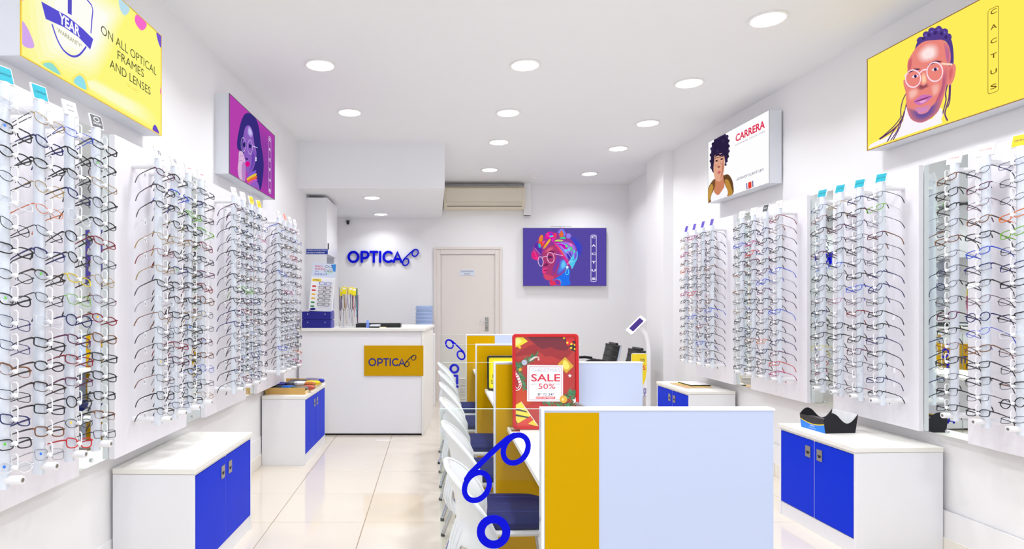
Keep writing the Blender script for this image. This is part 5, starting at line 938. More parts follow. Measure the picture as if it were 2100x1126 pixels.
def sheet(name, label, cat, x, y, z, w_, l_, h_, rz, mt, cover=None):
    t = thing(name, label, cat, (x, y, z), (0, 0, rz)); MB().box(-w_/2, w_/2, -l_/2, l_/2, 0, h_*.8).build('pages', mat('paper_pages', (226, 220, 208), .8), t)
    MB().box(-w_/2-.002, w_/2+.002, -l_/2-.002, l_/2+.002, h_*.8, h_).build('cover', mt, t); 
    if cover: cover(t, h_)
    return t
sheet('magazine', 'large tan and yellow magazine, bottom of the pile on cabinet', 'magazine', 2.475, 5.90, .6, .25, .33, .011, R(4), mat('magazine_cover', (208, 164, 112), .35, var=.25, scale=14))
sheet('leaflet', 'yellow leaflet lying on the magazine pile', 'leaflet', 2.51, 5.92, .611, .21, .28, .004, R(16), mat('leaflet_cover', (226, 206, 90), .35, var=.2, scale=18))
tb = thing('tablet', 'white tablet with black edge on top of the magazines', 'tablet', (2.52, 5.93, .615), (0, 0, R(6)))
MB().box(-.10, .10, -.125, .125, 0, .010).build('body', BLK, tb, bevel=.003); MB().box(-.098, .098, -.123, .123, .010, .0115).build('top_face', WPL, tb)

# ------------------------------------------------------------------ reception counter
YC = 6.483; HC = 1.137
ct = thing('reception_counter', 'white L-shaped reception counter with a yellow name plate', 'counter', (0, 0, 0))
MB().box(-1.43, -.13, YC, YC+.03, .02, HC-.03).build('front_panel', LAM, ct, bevel=.002)
MB().prism([(-.13,YC-.012),(-.105,YC-.012),(-.010,7.57),(-.035,7.57)], .0, HC-.03).build('end_panel', EDGE, ct, bevel=.002)
MB().box(-1.43, -.13, YC+.03, YC+.06, 0, .10).build('plinth', DARK, ct)
MB().box(-1.40, -.14, YC+.03, 7.0, .55, .57).build('shelf', LAM, ct)
MB().prism([(-1.445,YC-.03),(-.092,YC-.03),(.005,7.6),(-.50,7.6),(-.50,7.0),(-1.445,7.0)], HC-.03, HC).build('worktop', EDGE, ct, bevel=.003)
MB().box(-.48, -.46, 6.99, 7.57, 0, HC-.03).build('inner_panel', LAM, ct)
npl = MB().box(-.739, -.112, YC-.014, YC, .632, .952).build('name_plate', mat('yellow_sign', (200, 152, 0), .5, var=.02, scale=6, spec=.1), ct, bevel=.001)

def logo_strokes(kind):
    """rounded capital letters and the tilted spectacles mark, as thick strokes in a box 5.72 wide, 1 high"""
    L = {}
    L['O'] = [(ellipse(.46, .5, .40, .42, n=28), True)]
    L['P'] = [([(1.16,.08),(1.16,.92)], False), ([(1.16,.92),(1.42,.92),(1.6,.88),(1.69,.78),(1.71,.66),(1.68,.54),(1.58,.44),(1.42,.4),(1.16,.4)], False)]
    L['T'] = [([(1.90,.92),(2.46,.92)], False), ([(2.18,.92),(2.18,.08)], False)]
    L['I'] = [([(2.71,.92),(2.71,.08)], False)]
    L['C'] = [([(3.40+.40*cos(R(a)), .5+.42*sin(R(a))) for a in range(48, 313, 12)], False)]
    L['A'] = [([(3.84,.08),(4.17,.92),(4.50,.08)], False), ([(3.98,.32),(4.36,.32)], False)]
    return L
def spectacle_mark(m, cx, cz, s, wd, y0, y1, flip=1):
    """two tilted oval rims joined by a bar; s = overall height; flip mirrors it"""
    f = lambda p: (cx + flip*p[0]*s, cz + p[1]*s)
    m.stroke([f(p) for p in ellipse(-.28, -.27, .165, .215, R(-32)*1, 26)], wd, y0, y1, closed=True)
    m.stroke([f(p) for p in ellipse(.28, .27, .165, .215, R(-32)*1, 26)], wd, y0, y1, closed=True)
    m.stroke([f(p) for p in [(-.43,-.17),(-.38,-.09),(-.16,.13),(.02,.30),(.16,.42),(.26,.47)]], wd, y0-.0004, y1+.0001)
def optica(parent, x0, z0, h, y0, y1, mt, stroke=.19):
    for ch, st in logo_strokes('').items():
        m = MB()
        for q, (pts, cl) in enumerate(st): m.stroke([(x0+p[0]*h, z0+p[1]*h) for p in pts], stroke*h, y0-.0003*q, y1+.0001*q, closed=cl)
        m.build('letter', mt, parent)
px = 1/193.6
optica(npl, -.739+ .048, .735, .088*.96, YC-.0155, YC-.0142, NAVY, .17)
m = MB(); spectacle_mark(m, -.739+.49, .79, .128, .009, YC-.0155, YC-.0142); m.build('spectacles_mark', mat('dark_navy_print', (24, 16, 60), .5), npl)

ws = thing('wall_lettering', 'raised blue OPTICA letters with spectacles mark on the back wall', 'sign', (-1.245, YB, 1.985))
optica(ws, 0, 0, .172, -.03, -.006, LOGO, .2)
m = MB(); spectacle_mark(m, .905, .078, .245, .017, -.028, -.006); m.build('spectacles_mark', LOGO, ws)
cv = thing('security_camera', 'tiny black camera on the wall beside the tall cupboard', 'camera', (-1.335, YB, 2.59))
cv.location = (-1.245, YB, 2.56)
MB().box(-.03, .03, -.04, 0, .03, .036).build('mount', BLK, cv); MB().lathe([(.012,-.02),(.02,-.005),(.018,.03)], 12, (0,-.03,0)).build('lens_body', BLK, cv, smooth=True)

# tall cupboard in the corner behind the counter
cb = thing('wall_cupboard', 'tall white cupboard hung behind the counter, blue notice on it', 'cupboard', (0, 0, 0))
xl = -1.455; xr = -1.222; yc = 6.95
MB().box(xl, xr, yc, yc+.02, 1.33, 2.60).build('front_board', LAM, cb, bevel=.001)
MB().box(xl, xr-.02, yc+.02, 7.70, 1.97, 2.60).build('carcass', LAM, cb)
d = MB().box(xr-.017, xr+.003, yc+.024, 7.70, 1.965, 2.605).build('door', LAM, cb, bevel=.001)
MB().box(xr+.003, xr+.012, yc+.08, yc+.10, 2.02, 2.09).build('pull', DARK, d)
MB().box(xl, xr-.03, 7.66, 7.70, 1.33, 1.97).build('back_board', mat('blue_grey_board', (206, 210, 226), .5), cb)  # bluish shade of the open recess is put into this board's colour
nt = thing('notice_strip', 'blue notice strip about repairs stuck on the tall cupboard', 'notice', (-1.342, yc-.0008, 1.987))
MB().box(-.136, .136, -.001, 0, -.03, .03).build('strip', mat('notice_blue', (10, 48, 160), .45), nt)
m = MB(); put_text(m, 'ALL REPAIRS AND ADJUSTMENTS', 0, .013, .255, .017, -.0016, 0); put_text(m, "ARE DONE AT OWNER'S RISK", 0, -.013, .205, .017, -.0016, .01); m.build('lettering', mat('white_print', (240, 244, 250), .5), nt)

# ------------------------------------------------------------------ things on the counter
BOXB = mat('royal_blue_card', (10, 12, 128), .4); BOXS = mat('light_purple_blue_card', (92, 90, 178), .5)  # end flaps are a lighter purple-blue than the carton bodies
for q, (z, lab) in enumerate(((HC, 'blue carton lying on the counter, lower of two'), (HC+.088, 'blue carton on top of the other, under the readers stand'))):
    b = thing('carton', lab, 'box', (-1.255, 6.60, z), group='blue cartons on the counter')
    MB().box(-.152, .152, -.08, .10, 0, .086).build('body', BOXB, b, bevel=.002)
    m = MB(); poly = [(-.07,.002),(.095,.002),(.095,.06),(.07,.09),(.02,.10 if q else .09),(-.07,.084)]
    if q == 0: poly = [(-.07,.002),(.095,.002),(.095,.06),(.07,.082),(.02,.085),(-.07,.084)]
    n = len(poly); m.add([(.152,p[0],p[1]) for p in poly] + [(.165,p[0],p[1]) for p in poly], [tuple(range(n-1,-1,-1)), tuple(range(n,2*n))] + [(i,(i+1)%n,n+(i+1)%n,n+i) for i in range(n)]); e = m.build('end_flap', BOXS, b)
    for dx in (-.09, .095): MB().box(dx-.004, dx+.004, -.0815, -.08, .056, .064).build('printed_dot', WPL, b)
st = thing('readers_stand', 'tilted white counter stand of ready reading glasses', 'display stand', (-1.225, 6.60, HC+.176), (R(-9), R(3.5), 0))
MB().box(-.13, .13, 0, .012, 0, .375).build('board', WPL, st, bevel=.002)
MB().prism([(-.13,.012),(.13,.012),(.13,.09),(-.13,.09)], 0, .02).build('foot', WPL, st)
hc = MB().box(-.125, .125, .002, .006, .376, .53).build('header_card', mat('header_blue', (206, 216, 236), .4, var=.04), st)
m = MB(); put_text(m, 'READY', -.06, .495, .085, .02, .0012, .01); put_text(m, 'READERS', -.045, .465, .11, .02, .0012, .01); m.build('red_lettering', mat('red_ink', (214, 70, 84), .6), hc)
m = MB(); put_text(m, 'WITH', -.08, .437, .04, .013, .0012, .01); put_text(m, 'BLUE BLOCK', -.03, .408, .14, .02, .0012, .01); m.build('blue_lettering', mat('ink_blue', (70, 84, 190), .6), hc)
m = MB().flat([(.07,.52),(.124,.528),(.124,.44),(.10,.45)], .0014); m.build('blue_corner_print', mat('corner_blue', (40, 130, 210), .5), hc)
for (a, b, c, mt_) in ((.045,.497,.0, GM['gunmetal']),(.06,.435,.2, STK['green']),(.045,.45,.1, GM['plum'])):
    m = MB()
    for s_ in (-.022, .022): m.stroke(ellipse(a+s_, b+s_*c, .019, .011, .2, 14), .0035, .0010, .0013, closed=True)
    m.build('printed_glasses', mt_, hc)
MB().flat([(-.118,.325),(-.02,.325),(-.02,.355),(-.118,.355)], -.0006).build('yellow_header', mat('yellow_print', (244, 214, 30), .4), st)
m = MB(); put_text(m, 'OPTICA', -.075, .34, .06, .015, -.0012, .01); m.build('lettering', NAVY, st)
MB().flat(ellipse(-.085, .02, .032, .013, .1), -.0008).build('blue_badge', BOXB, st)
tabs = ['red','red','yellow','yellow','green','green']; TC = {'red':(214,40,40),'yellow':(232,180,20),'green':(20,140,60)}
for q, c in enumerate(tabs): MB().box(-.112, -.072, -.002, 0, .262-.044*q, .279-.044*q).build('colour_tab', mat('tab_'+c, TC[c], .5), st)
MB().box(.122, .130, -.03, 0, 0, .375).build('side_rail', WPL, st)
gcol = ['bright blue','plum','plum','gunmetal','dark brown','black']
for q, c in enumerate(gcol):
    v = Matrix.Rotation(R(3.5),4,'Y') @ Matrix.Rotation(R(-9),4,'X') @ Vector((.028, -.022, .302-.046*q))
    e = eyeglasses((-1.225+v.x, 6.60+v.y, HC+.176+v.z), (R(-9), R(3.5), 0), 'rectangular' if q % 2 else 'soft-cornered', c, c, '%s reading glasses, %s on the readers stand' % (c, ORD[q] if q < 5 else 'lowest'), 'reading glasses on the counter stand')
    for ch in e.children:
        if ch.name.startswith('temple'): ch.rotation_euler.z *= -1; ch.scale = (1, .22, 1)

ch_ = thing('cord_stand', 'wire stand holding yellow cards of spectacle cords on the counter', 'stand', (-.935, 6.72, HC))
WIRE = mat('white_wire', (222, 222, 226), .3)
MB().tube([(.09*cos(a*pi/10), .09*sin(a*pi/10), .003) for a in range(20)], .003, 6, closed=True).build('base_ring', WIRE, ch_)
MB().cyl((0,0,.003), (0,0,.44), .004, 8).build('post', WIRE, ch_)
MB().tube([(-.09,0,.003),(.09,0,.003)], .003, 6).build('base_bar', WIRE, ch_)
MB().tube([(.085*cos(a*pi/10), .085*sin(a*pi/10), .43) for a in range(20)], .0025, 6, closed=True).build('top_ring', WIRE, ch_)
MB().tube([(-.085,0,.43),(.085,0,.43)], .0025, 6).build('top_bar', WIRE, ch_)
CCOL = [('purple',(128,40,130)),('black',(18,16,22)),('pink',(206,60,120)),('pearl',(212,204,190)),('amber',(150,104,50)),('gold',(176,150,80)),('rust',(140,84,60)),('beaded grey',(120,118,128)),('navy',(40,44,120)),('silver',(176,178,188)),('violet',(140,90,170)),('striped',(96,90,110)),('brown',(84,60,50)),('teal',(90,150,160))]
CARDY = mat('yellow_card', (240, 222, 0), .5); LABW = mat('label_white', (240, 240, 240), .6)
for q, (nm, rgb) in enumerate(CCOL):
    a = 2*pi*(q+.5)/14 + .12*sin(q*5.1); rr_ = .093 + .008*sin(q*3.7); x, y = rr_*cos(a), rr_*sin(a)
    carded = q % 3 != 1
    c = thing('eyeglass_lanyard', '%s spectacle lanyard hanging %s wire stand' % (nm, 'from a yellow card on' if carded else 'loose on'), 'lanyard', (-.935+x, 6.72+y, HC+.425+.012*sin(q*2.9)), (0, R(4*sin(q*1.7)), a+R(90)), 'lanyards on the counter stand')
    if carded:
        cdd = MB().box(-.026, .026, -.003, 0, -.075, .006).build('card', CARDY, c, bevel=.001); MB().box(-.018, .018, -.0045, -.003, -.022, -.004).build('label', LABW, cdd)
    dl = .33 + .06*sin(q*2.3); w_ = .013 + .005*sin(q*4.4); zz = .02*sin(q*3.3); z0 = -.07 if carded else .0
    m = MB(); m.tube([(-w_,-.006,z0),(-w_*1.2,-.006,-.14+zz),(-w_*1.0,-.006,-.21+zz),(0,-.006,-.245+zz),(w_*1.0,-.006,-.21+zz),(w_*1.15,-.006,-.13+zz),(w_,-.006,z0)], .0034, 6)
    m.tube([(0,-.006,-.243+zz),(.006*sin(q),-.006,-dl*.85),(.004*cos(q),-.006,-dl),(-.006*sin(q*2),-.006,-dl-.04)], .0055 if q % 4 == 1 else .0022, 6)
    m.build('cord', mat('cord_'+nm.replace(' ', '_'), rgb, .5, var=.6, scale=120), c, smooth=True)
tyy = thing('counter_tray', 'shallow black tray lying on the counter beside the cords', 'tray', (-.605, 6.75, HC))
m = MB().box(-.235, .235, -.11, .11, 0, .006)
for a, b, c, d in ((-.235,.235,-.118,-.108),(-.235,.235,.108,.118),(-.243,-.233,-.118,.118),(.233,.243,-.118,.118)): m.box(a, b, c, d, 0, .042)
m.build('tray_body', BLK, tyy, bevel=.003); MB().box(-.22, .22, -.1, .1, .006, .009).build('lining', mat('tray_lining', (60, 58, 66), .6), tyy)
sp = thing('spray_bottle', 'small light blue cleaning bottle on the counter', 'bottle', (-.715, 6.60, HC))
MB().lathe([(.018,0),(.02,.004),(.02,.03),(.013,.045),(.0125,.05)], 18).build('body', mat('blue_bottle', (110, 140, 224), .25), sp, smooth=True); MB().lathe([(.013,.05),(.013,.076),(.011,.08)], 16).build('cap', mat('bottle_cap', (130, 160, 236), .3), sp, smooth=True)
pm = thing('card_machine', 'small white card machine lying on the counter', 'card machine', (-.635, 6.60, HC), (R(0), 0, R(-8)))
MB().box(-.055, .055, -.04, .04, 0, .014).build('base', BLK, pm, bevel=.003); MB().add([(-.052,-.04,.015),(.052,-.04,.015),(.052,.04,.015),(-.052,.04,.015),(-.05,-.038,.026),(.05,-.038,.026),(.05,.038,.036),(-.05,.038,.036)], [(3,2,1,0),(4,5,6,7),(0,1,5,4),(1,2,6,5),(2,3,7,6),(3,0,4,7)]).build('top_shell', mat('pale_grey_plastic', (206, 208, 218), .4), pm)
pn = thing('pen', 'thin yellow-white pen lying beside the card machine', 'pen', (-.545, 6.575, HC+.004)); MB().cyl((-.04,0,0), (.03,.01,0), .004, 8).build('barrel', mat('cream_pen', (236, 226, 190), .4), pn); MB().cyl((.03,.01,0), (.044,.012,0), .0035, 8, .001).build('tip', BLK, pn)

wd_ = thing('water_dispenser', 'blue water bottle on a dispenser beyond the counter', 'water dispenser', (-.135, 8.50, 0))
MB().box(-.15, .15, -.15, .15, 0, .98).build('cabinet', WPL, wd_, bevel=.01)
prof = [(.04,0),(.06,.01),(.075,.03),(.118,.06)]
for k in range(5):
    z = .06 + k*.05; prof += [(.118,z),(.121,z+.012),(.121,z+.034),(.116,z+.043)]
prof += [(.12,.315),(.121,.365),(.112,.384),(.06,.388),(.055,.378),(.01,.376)]
MB().lathe([(r, z+.98) for r, z in prof], 32).build('bottle', mat('blue_bottle_plastic', (184, 206, 246), .16, trans=.45, spec=.6), wd_, smooth=True)
MB().box(-.03, .03, -.175, -.15, .74, .78).build('tap', BLUE, wd_)

# ------------------------------------------------------------------ consulting desks
BAY = 1.388; PY0 = 1.755; PT = .035; HPART = 1.098
rightX = [.975, 1.072, 1.075, 1.075]; ywid = [.155, .27, .30, .27]
ordn = ['nearest the camera', 'second, behind the Christmas poster', 'third, behind the yellow poster', 'farthest, nearest the door']
for i in range(4):
    y = PY0 + BAY*i
    p = thing('desk_partition', 'white and yellow desk partition with clear glass end, ' + ordn[i], 'partition', (0, y, 0), group='desk partitions')
    MB().box(.313, rightX[i], 0, PT, .005, HPART-.004).build('panel', PALE, p, bevel=.003)
    m = MB().box(.318, .318+ywid[i], -.0015, 0, .006, HPART-.012); m.build('yellow_panel', YEL, p)
    MB().box(.318, .318+ywid[i], PT, PT+.0015, .006, HPART-.012).build('yellow_panel', YEL, p)
    m = MB().box(.308, .316, -.002, PT+.002, 0, HPART); m.box(.316, rightX[i]+.003, -.002, PT+.002, HPART-.006, HPART); m.build('edge_trim', WPL, p, bevel=.001)
    x0 = .018 if i < 1 else .03 + .012*i
    g = MB().box(x0, .307, PT/2-.004, PT/2+.004, .03, HPART-.004).build('glass_panel', GLASS, p)
    MB().box(x0-.0008, x0, PT/2-.0038, PT/2+.0038, .03, HPART-.004).build('glass_edge', GEDGE, p)
    MB().box(x0, .307, PT/2-.0038, PT/2+.0038, HPART-.004, HPART-.0032).build('glass_edge', GEDGE, p)
    MB().box(x0+.06, x0+.10, PT/2-.012, PT/2+.012, 0, .03).build('glass_foot', STEEL, p)
    if i in (0, 3):
        if i == 0: cx, cz, s_, wd, fl_, yy = .180, .925, .200, .0155, 1, (PT/2-.0062, PT/2-.0045)
        else: cx, cz, s_, wd, fl_, yy = .206, 1.01-.06, .200, .0155, -1, (PT/2-.0062, PT/2-.0045)
        m = MB(); spectacle_mark(m, cx, cz, s_, wd, yy[0], yy[1], fl_); m.build('spectacles_decal', LOGO, g)
        def L2(pts, cl=False, nm='letter'):
            m = MB()
            for k_, q in enumerate(pts): m.stroke([(cx-.008+fl_*a*.088, b) for a, b in q], .0235, yy[0]-.0003*k_, yy[1]+.0001*k_, closed=cl)
            m.build(nm, LOGO, g)
        h = .088; zt = cz-.185
        L2([[(a, b) for a, b in ellipse(0, 0, .42, .036, n=26)]] if False else [[(c_*.42, zt+s2*.037) for c_, s2 in [(cos(2*pi*k/26), sin(2*pi*k/26)) for k in range(26)]]], True)
        z = zt-.105; L2([[(-.3,z-.037),(-.3,z+.037)],[(-.3,z+.037),(.05,z+.037),(.26,z+.03),(.32,z+.014),(.26,z-.003),(.05,z-.01),(-.3,z-.01)]])
        z -= .105; L2([[(-.34,z+.037),(.34,z+.037)],[(0,z+.037),(0,z-.037)]])
        z -= .105; L2([[(0,z+.037),(0,z-.037)]])
        z -= .105; L2([[(.42*cos(R(a)), z+.037*sin(R(a))) for a in range(48,313,12)]])
        z -= .105; L2([[(-.38,z-.037),(0,z+.037),(.38,z-.037)],[(-.2,z-.016),(.2,z-.016)]])
for i in range(3):
    y0, y1 = PY0+PT+.004+BAY*i, PY0+BAY*(i+1)-.004
    d = thing('desk', 'white desk top between partitions, ' + ['in the bay nearest the camera','in the middle bay','in the bay nearest the door'][i], 'desk', (0, y0, 0), group='consulting desks')
    MB().prism([(.375,0),(.95,0),(.95,y1-y0),(.375,y1-y0)], .742, .766).build('desktop', EDGE, d, bevel=.003)
    for a in (.03, y1-y0-.05): MB().box(.60, .9, a, a+.02, .70, .742).build('support_rail', LAM, d)
    MB().box(.66, .68, .05, y1-y0-.05, .35, .742).build('modesty_panel', LAM, d)

# ------------------------------------------------------------------ chairs
CW = mat('chair_white_plastic', (232, 233, 236), .3); VELVET = mat('navy_velvet', (12, 20, 88), .7, var=.25, scale=30, bump=.2, spec=.25)
def chair_proto():
    root = bpy.data.objects.new('chair', None); COL.objects.link(root); root.empty_display_size = .05
    def xz(z):   # centre-line profile of the shell, seat at +x
        T_ = [(.425,-.135),(.435,-.20),(.465,-.255),(.52,-.285),(.60,-.270),(.68,-.248),(.76,-.262),(.82,-.283),(.855,-.295)]
        for (a, b), (c, d) in zip(T_, T_[1:]):
            if z <= c: return b + (d-b)*(z-a)/(c-a)
        return T_[-1][1]
    Zs = [.425,.435,.45,.47,.495,.53,.57,.605,.64,.68,.72,.755,.785,.81,.83,.843,.851,.856]
    def lerp(T_, z):
        for (a, b), (c, d) in zip(T_, T_[1:]):
            if z <= c: return b + (d-b)*(z-a)/(c-a)
        return T_[-1][1]
    def hw(z): return lerp([(.425,.19),(.50,.192),(.60,.196),(.70,.198),(.755,.190),(.785,.175),(.81,.152),(.83,.122),(.843,.092),(.851,.062),(.856,.03)], z)
    def wrap(z): return lerp([(.425,.10),(.50,.125),(.57,.128),(.64,.115),(.72,.09),(.80,.045),(.856,.0)], z)
    NU = 21; m = MB(); vs = []
    def P(z, u, o=0): return (xz(z) + wrap(z)*u*u + o, hw(z)*u, z)
    for z in Zs:
        for k in range(NU): vs.append(P(z, -1 + 2*k/(NU-1)))
    fs = []
    for i in range(len(Zs)-1):
        for k in range(NU-1):
            u = abs(-1 + 2*(k+.5)/(NU-1)); z = (Zs[i]+Zs[i+1])/2
            if .785 < z < .825 and u < .3: continue             # hand slot
            if .45 < z < .60 and .42 < u < .88: continue        # openings either side of the ribbed spine
            fs.append((i*NU+k, i*NU+k+1, (i+1)*NU+k+1, (i+1)*NU+k))
    m.add(vs, fs)
    b = m.build('backrest', CW, root, smooth=True)
    s = b.modifiers.new('solid', 'SOLIDIFY'); s.thickness = .012; s.offset = 0
    s = b.modifiers.new('sub', 'SUBSURF'); s.levels = 1; s.render_levels = 2
    path = [P(z, 1) for z in Zs[1:]] + [P(.856, u) for u in (.5, 0, -.5)] + [P(z, -1) for z in Zs[:0:-1]]
    MB().tube(path, .0085, 8).build('edge_lip', CW, b, smooth=True)
    m = MB()
    for k in range(6):
        u = -.34 + .136*k
        m.tube([P(z, u*(1 if z < .6 else 1+(z-.6)*4), -.007) for z in (.47,.50,.53,.57,.60,.63,.66)], [.002,.004,.0048,.0048,.0045,.004,.001], 6)
    m.build('back_ribs', CW, b, smooth=True)
    # seat shell
    def sup(a, e, hx, hy): return (hx*math.copysign(abs(cos(a))**e, cos(a)), hy*math.copysign(abs(sin(a))**e, sin(a)))
    n = 32; m = MB(); rings = []
    for sc, z in ((.55,.405),(.93,.415),(1,.43),(.985,.44)): rings.append([(sup(2*pi*k/n,.55,.215*sc,.212*sc)[0], sup(2*pi*k/n,.55,.215*sc,.212*sc)[1], z) for k in range(n)])
    vs = [p for r in rings for p in r]; m.add(vs, [(i*n+k,i*n+(k+1)%n,(i+1)*n+(k+1)%n,(i+1)*n+k) for i in range(3) for k in range(n)] + [tuple(range(n-1,-1,-1)), tuple(3*n+k for k in range(n))])
    m.build('seat_shell', CW, root, smooth=True)
    m = MB(); rings = []
    for sc, z in ((.96,.441),(1,.452),(.985,.468),(.9,.481),(.6,.488),(.2,.490)): rings.append([(sup(2*pi*k/n,.55,.2*sc,.2*sc)[0]+.006, sup(2*pi*k/n,.55,.2*sc,.2*sc)[1], z) for k in range(n)])
    vs = [p for r in rings for p in r]; m.add(vs, [(i*n+k,i*n+(k+1)%n,(i+1)*n+(k+1)%n,(i+1)*n+k) for i in range(5) for k in range(n)] + [tuple(range(n-1,-1,-1)), tuple(5*n+k for k in range(n))])
    cu = m.build('cushion', VELVET, root, smooth=True)
    m = MB()
    for y in (-.1, 0, .1): m.tube([(-.15,y,.4845),(-.1,y,.4875),(0,y,.4897),(.1,y,.4875),(.16,y,.484)], .0013, 5)
    m.build('stitching', mat('stitch_blue', (62, 72, 150), .8), cu)
    for sx, fx_ in ((-1,-.285),(1,.21)):
        for sy in (-1, 1):
            l = MB().tube([(sx*.10, sy*.15, .41),(sx*.15, sy*.165, .385),(fx_, sy*.205, .012)], .0115, 10).build('leg', CHROME, root, smooth=True)
            MB().cyl((fx_-.001, sy*.2055, 0), (fx_, sy*.205, .018), .0125, 10).build('rubber_foot', BLK, l)
    MB().tube([(.10,-.15,.405),(.10,.15,.405)], .009, 8).build('cross_bar', CHROME, root)
    MB().tube([(-.10,-.15,.405),(-.10,.15,.405)], .009, 8).build('cross_bar', CHROME, root)
    return root
def copy_tree(o, parent=None):
    c = o.copy(); COL.objects.link(c); c.parent = parent
    for chd in o.children: copy_tree(chd, c)
    return c
proto = chair_proto()
cn = ['first chair in the row, nearest the camera','second in the row, beside the glass logo','third in the row','fourth in the row','fifth in the row','last in the row, nearest the door']
for i, yy in enumerate((2.09, 2.78, 3.47, 4.15, 4.85, 5.53)):
    c = proto if i == 0 else copy_tree(proto)
    c.location = (.335, yy, 0); c.rotation_euler = (0, 0, R((0, 1.5, -1, 1, 0, -1.5)[i]))
    tag(c, 'white plastic chair with navy cushion, ' + cn[i], 'chair', 'white chairs at the consulting desks')

# ------------------------------------------------------------------ posters on the desks
def poster_frame(t, wd, ht, mt, bar=.016, dep=.014):
    o = rrect(-wd/2, wd/2, 0, ht, .018); inn = rrect(-wd/2+bar, wd/2-bar, bar, ht-bar, .008); n = len(o)
    m = MB(); vs = [(p[0],-dep,p[1]) for p in o] + [(p[0],-dep,p[1]) for p in inn] + [(p[0],0,p[1]) for p in o] + [(p[0],0,p[1]) for p in inn]; fs = []
    for i in range(n):
        j = (i+1) % n; fs += [(i,j,n+j,n+i),(2*n+j,2*n+i,3*n+i,3*n+j),(j,i,2*n+i,2*n+j),(n+i,n+j,3*n+j,3*n+i)]
    m.add(vs, fs); m.build('frame', mt, t, bevel=.003)
RED = mat('red_frame', (196, 16, 20), .25)
ps = thing('poster_stand', 'red framed CHRISTMAS SALE poster standing on the nearest desk', 'poster', (.561, 3.075, .768), (R(-2), 0, 0))
PW, PH = .334, .478
poster_frame(ps, PW, PH, RED)
def pm_(name, rgb, rough=.35): return mat('poster_'+name, rgb, rough, coat=.4)
pr = MB().flat([(-PW/2+.01,.01),(PW/2-.01,.01),(PW/2-.01,PH-.01),(-PW/2+.01,PH-.01)], -.004).build('print', mat('poster_red', (178, 42, 34), .3, var=.2, scale=7, coat=.5), ps)
def U(x, y): return (max(-PW/2+.012, min(PW/2-.012, (x-430)/655*PW)), max(.012, min(PH-.012, PH - (y-78)/962*PH)))      # poster drawing grid
def draw(name, rgb, pts, lay, sm=True):
    q = [U(*p) for p in pts]; MB().flat(catmull(q, 4) if sm else q, -.0045-.0004*lay).build(name, pm_('%d_%d_%d' % rgb, rgb), pr)
draw('dark_red_band', (112,14,34), [(260,100),(420,98),(600,102),(660,230),(560,240),(480,215),(400,230),(330,180)], 1)
draw('dark_red_band', (150,24,30), [(125,300),(300,190),(480,220),(690,250),(600,340),(480,300),(430,310),(380,270),(250,290)], 0)
draw('orange_patch', (196,66,20), [(120,660),(260,640),(300,760),(240,800),(120,820)], 0)
draw('bell', (244,214,40), [(122,100),(200,100),(258,155),(190,195),(122,220)], 3, False); draw('bell', (250,236,130), [(124,130),(170,120),(190,160),(124,200)], 4); draw('bell_clapper', (230,196,40), [(160,215),(175,200),(190,212),(180,228)], 4)
draw('ribbon', (24,18,20), [(600,112),(735,112),(735,262),(690,245),(640,170)], 2, False)
for a, b in ((615,122),(648,168),(688,182),(685,220),(722,190),(722,232)): MB().flat([U(a+11*cos(k*pi/6), b+11*sin(k*pi/6)) for k in range(12)], -.0060).build('ribbon_dot', pm_('yellowdot', (236,206,40)), pr)
draw('bow', (206,24,28), [(640,195),(630,110),(735,110),(735,150),(690,150),(735,200),(700,180),(660,200)], 3, False)
def fir(cx, cy, ln, ang, n, seed):
    r_ = random.Random(seed); m = MB(); cols = [pm_('fir%d' % k, c) for k, c in enumerate(((28,92,56),(44,128,74),(86,158,110)))]
    for k in range(n):
        t = r_.uniform(-.5,.5); bx_, by_ = cx + ln*t*cos(ang), cy + ln*t*sin(ang)
        a = ang + r_.choice((-1,1))*r_.uniform(.5,1.1) + (pi if r_.random() < .1 else 0); l = r_.uniform(35,75)*(1-abs(t)*.6)
        p, q = U(bx_,by_), U(bx_+l*cos(a), by_+l*sin(a)); dx, dz = q[0]-p[0], q[1]-p[1]; L_ = math.hypot(dx,dz) or 1; nx, nz = -dz/L_*.0012, dx/L_*.0012
        m.cur = k % 3; m.flat([(p[0]+nx,p[1]+nz),(p[0]-nx,p[1]-nz),q], -.0062-.0002*(k % 3))
    m.build('fir_branch', cols, pr)
fir(250, 350, 240, -.55, 150, 1); fir(185, 500, 300, 1.25, 150, 2); fir(660, 700, 260, -.5, 130, 3); fir(540, 785, 300, .12, 130, 4); fir(700, 720, 180, 1.2, 90, 6)
draw('bauble', (176,180,196), [(222+28*cos(k*pi/5), 368+28*sin(k*pi/5)) for k in range(10)], 6); draw('star', (232,176,50), [(180+(26 if k%2==0 else 11)*sin(k*pi/5), 440-(26 if k%2==0 else 11)*cos(k*pi/5)) for k in range(10)], 6, False)
draw('star', (240,236,236), [(670+(22 if k%2==0 else 9)*sin(k*pi/5), 502-(22 if k%2==0 else 9)*cos(k*pi/5)) for k in range(10)], 6, False)
draw('gift', (206,160,36), [(550,385),(625,312),(710,405),(635,478)], 5, False); draw('gift', (244,214,90), [(615,345),(650,370),(665,420),(630,440),(600,400)], 6)
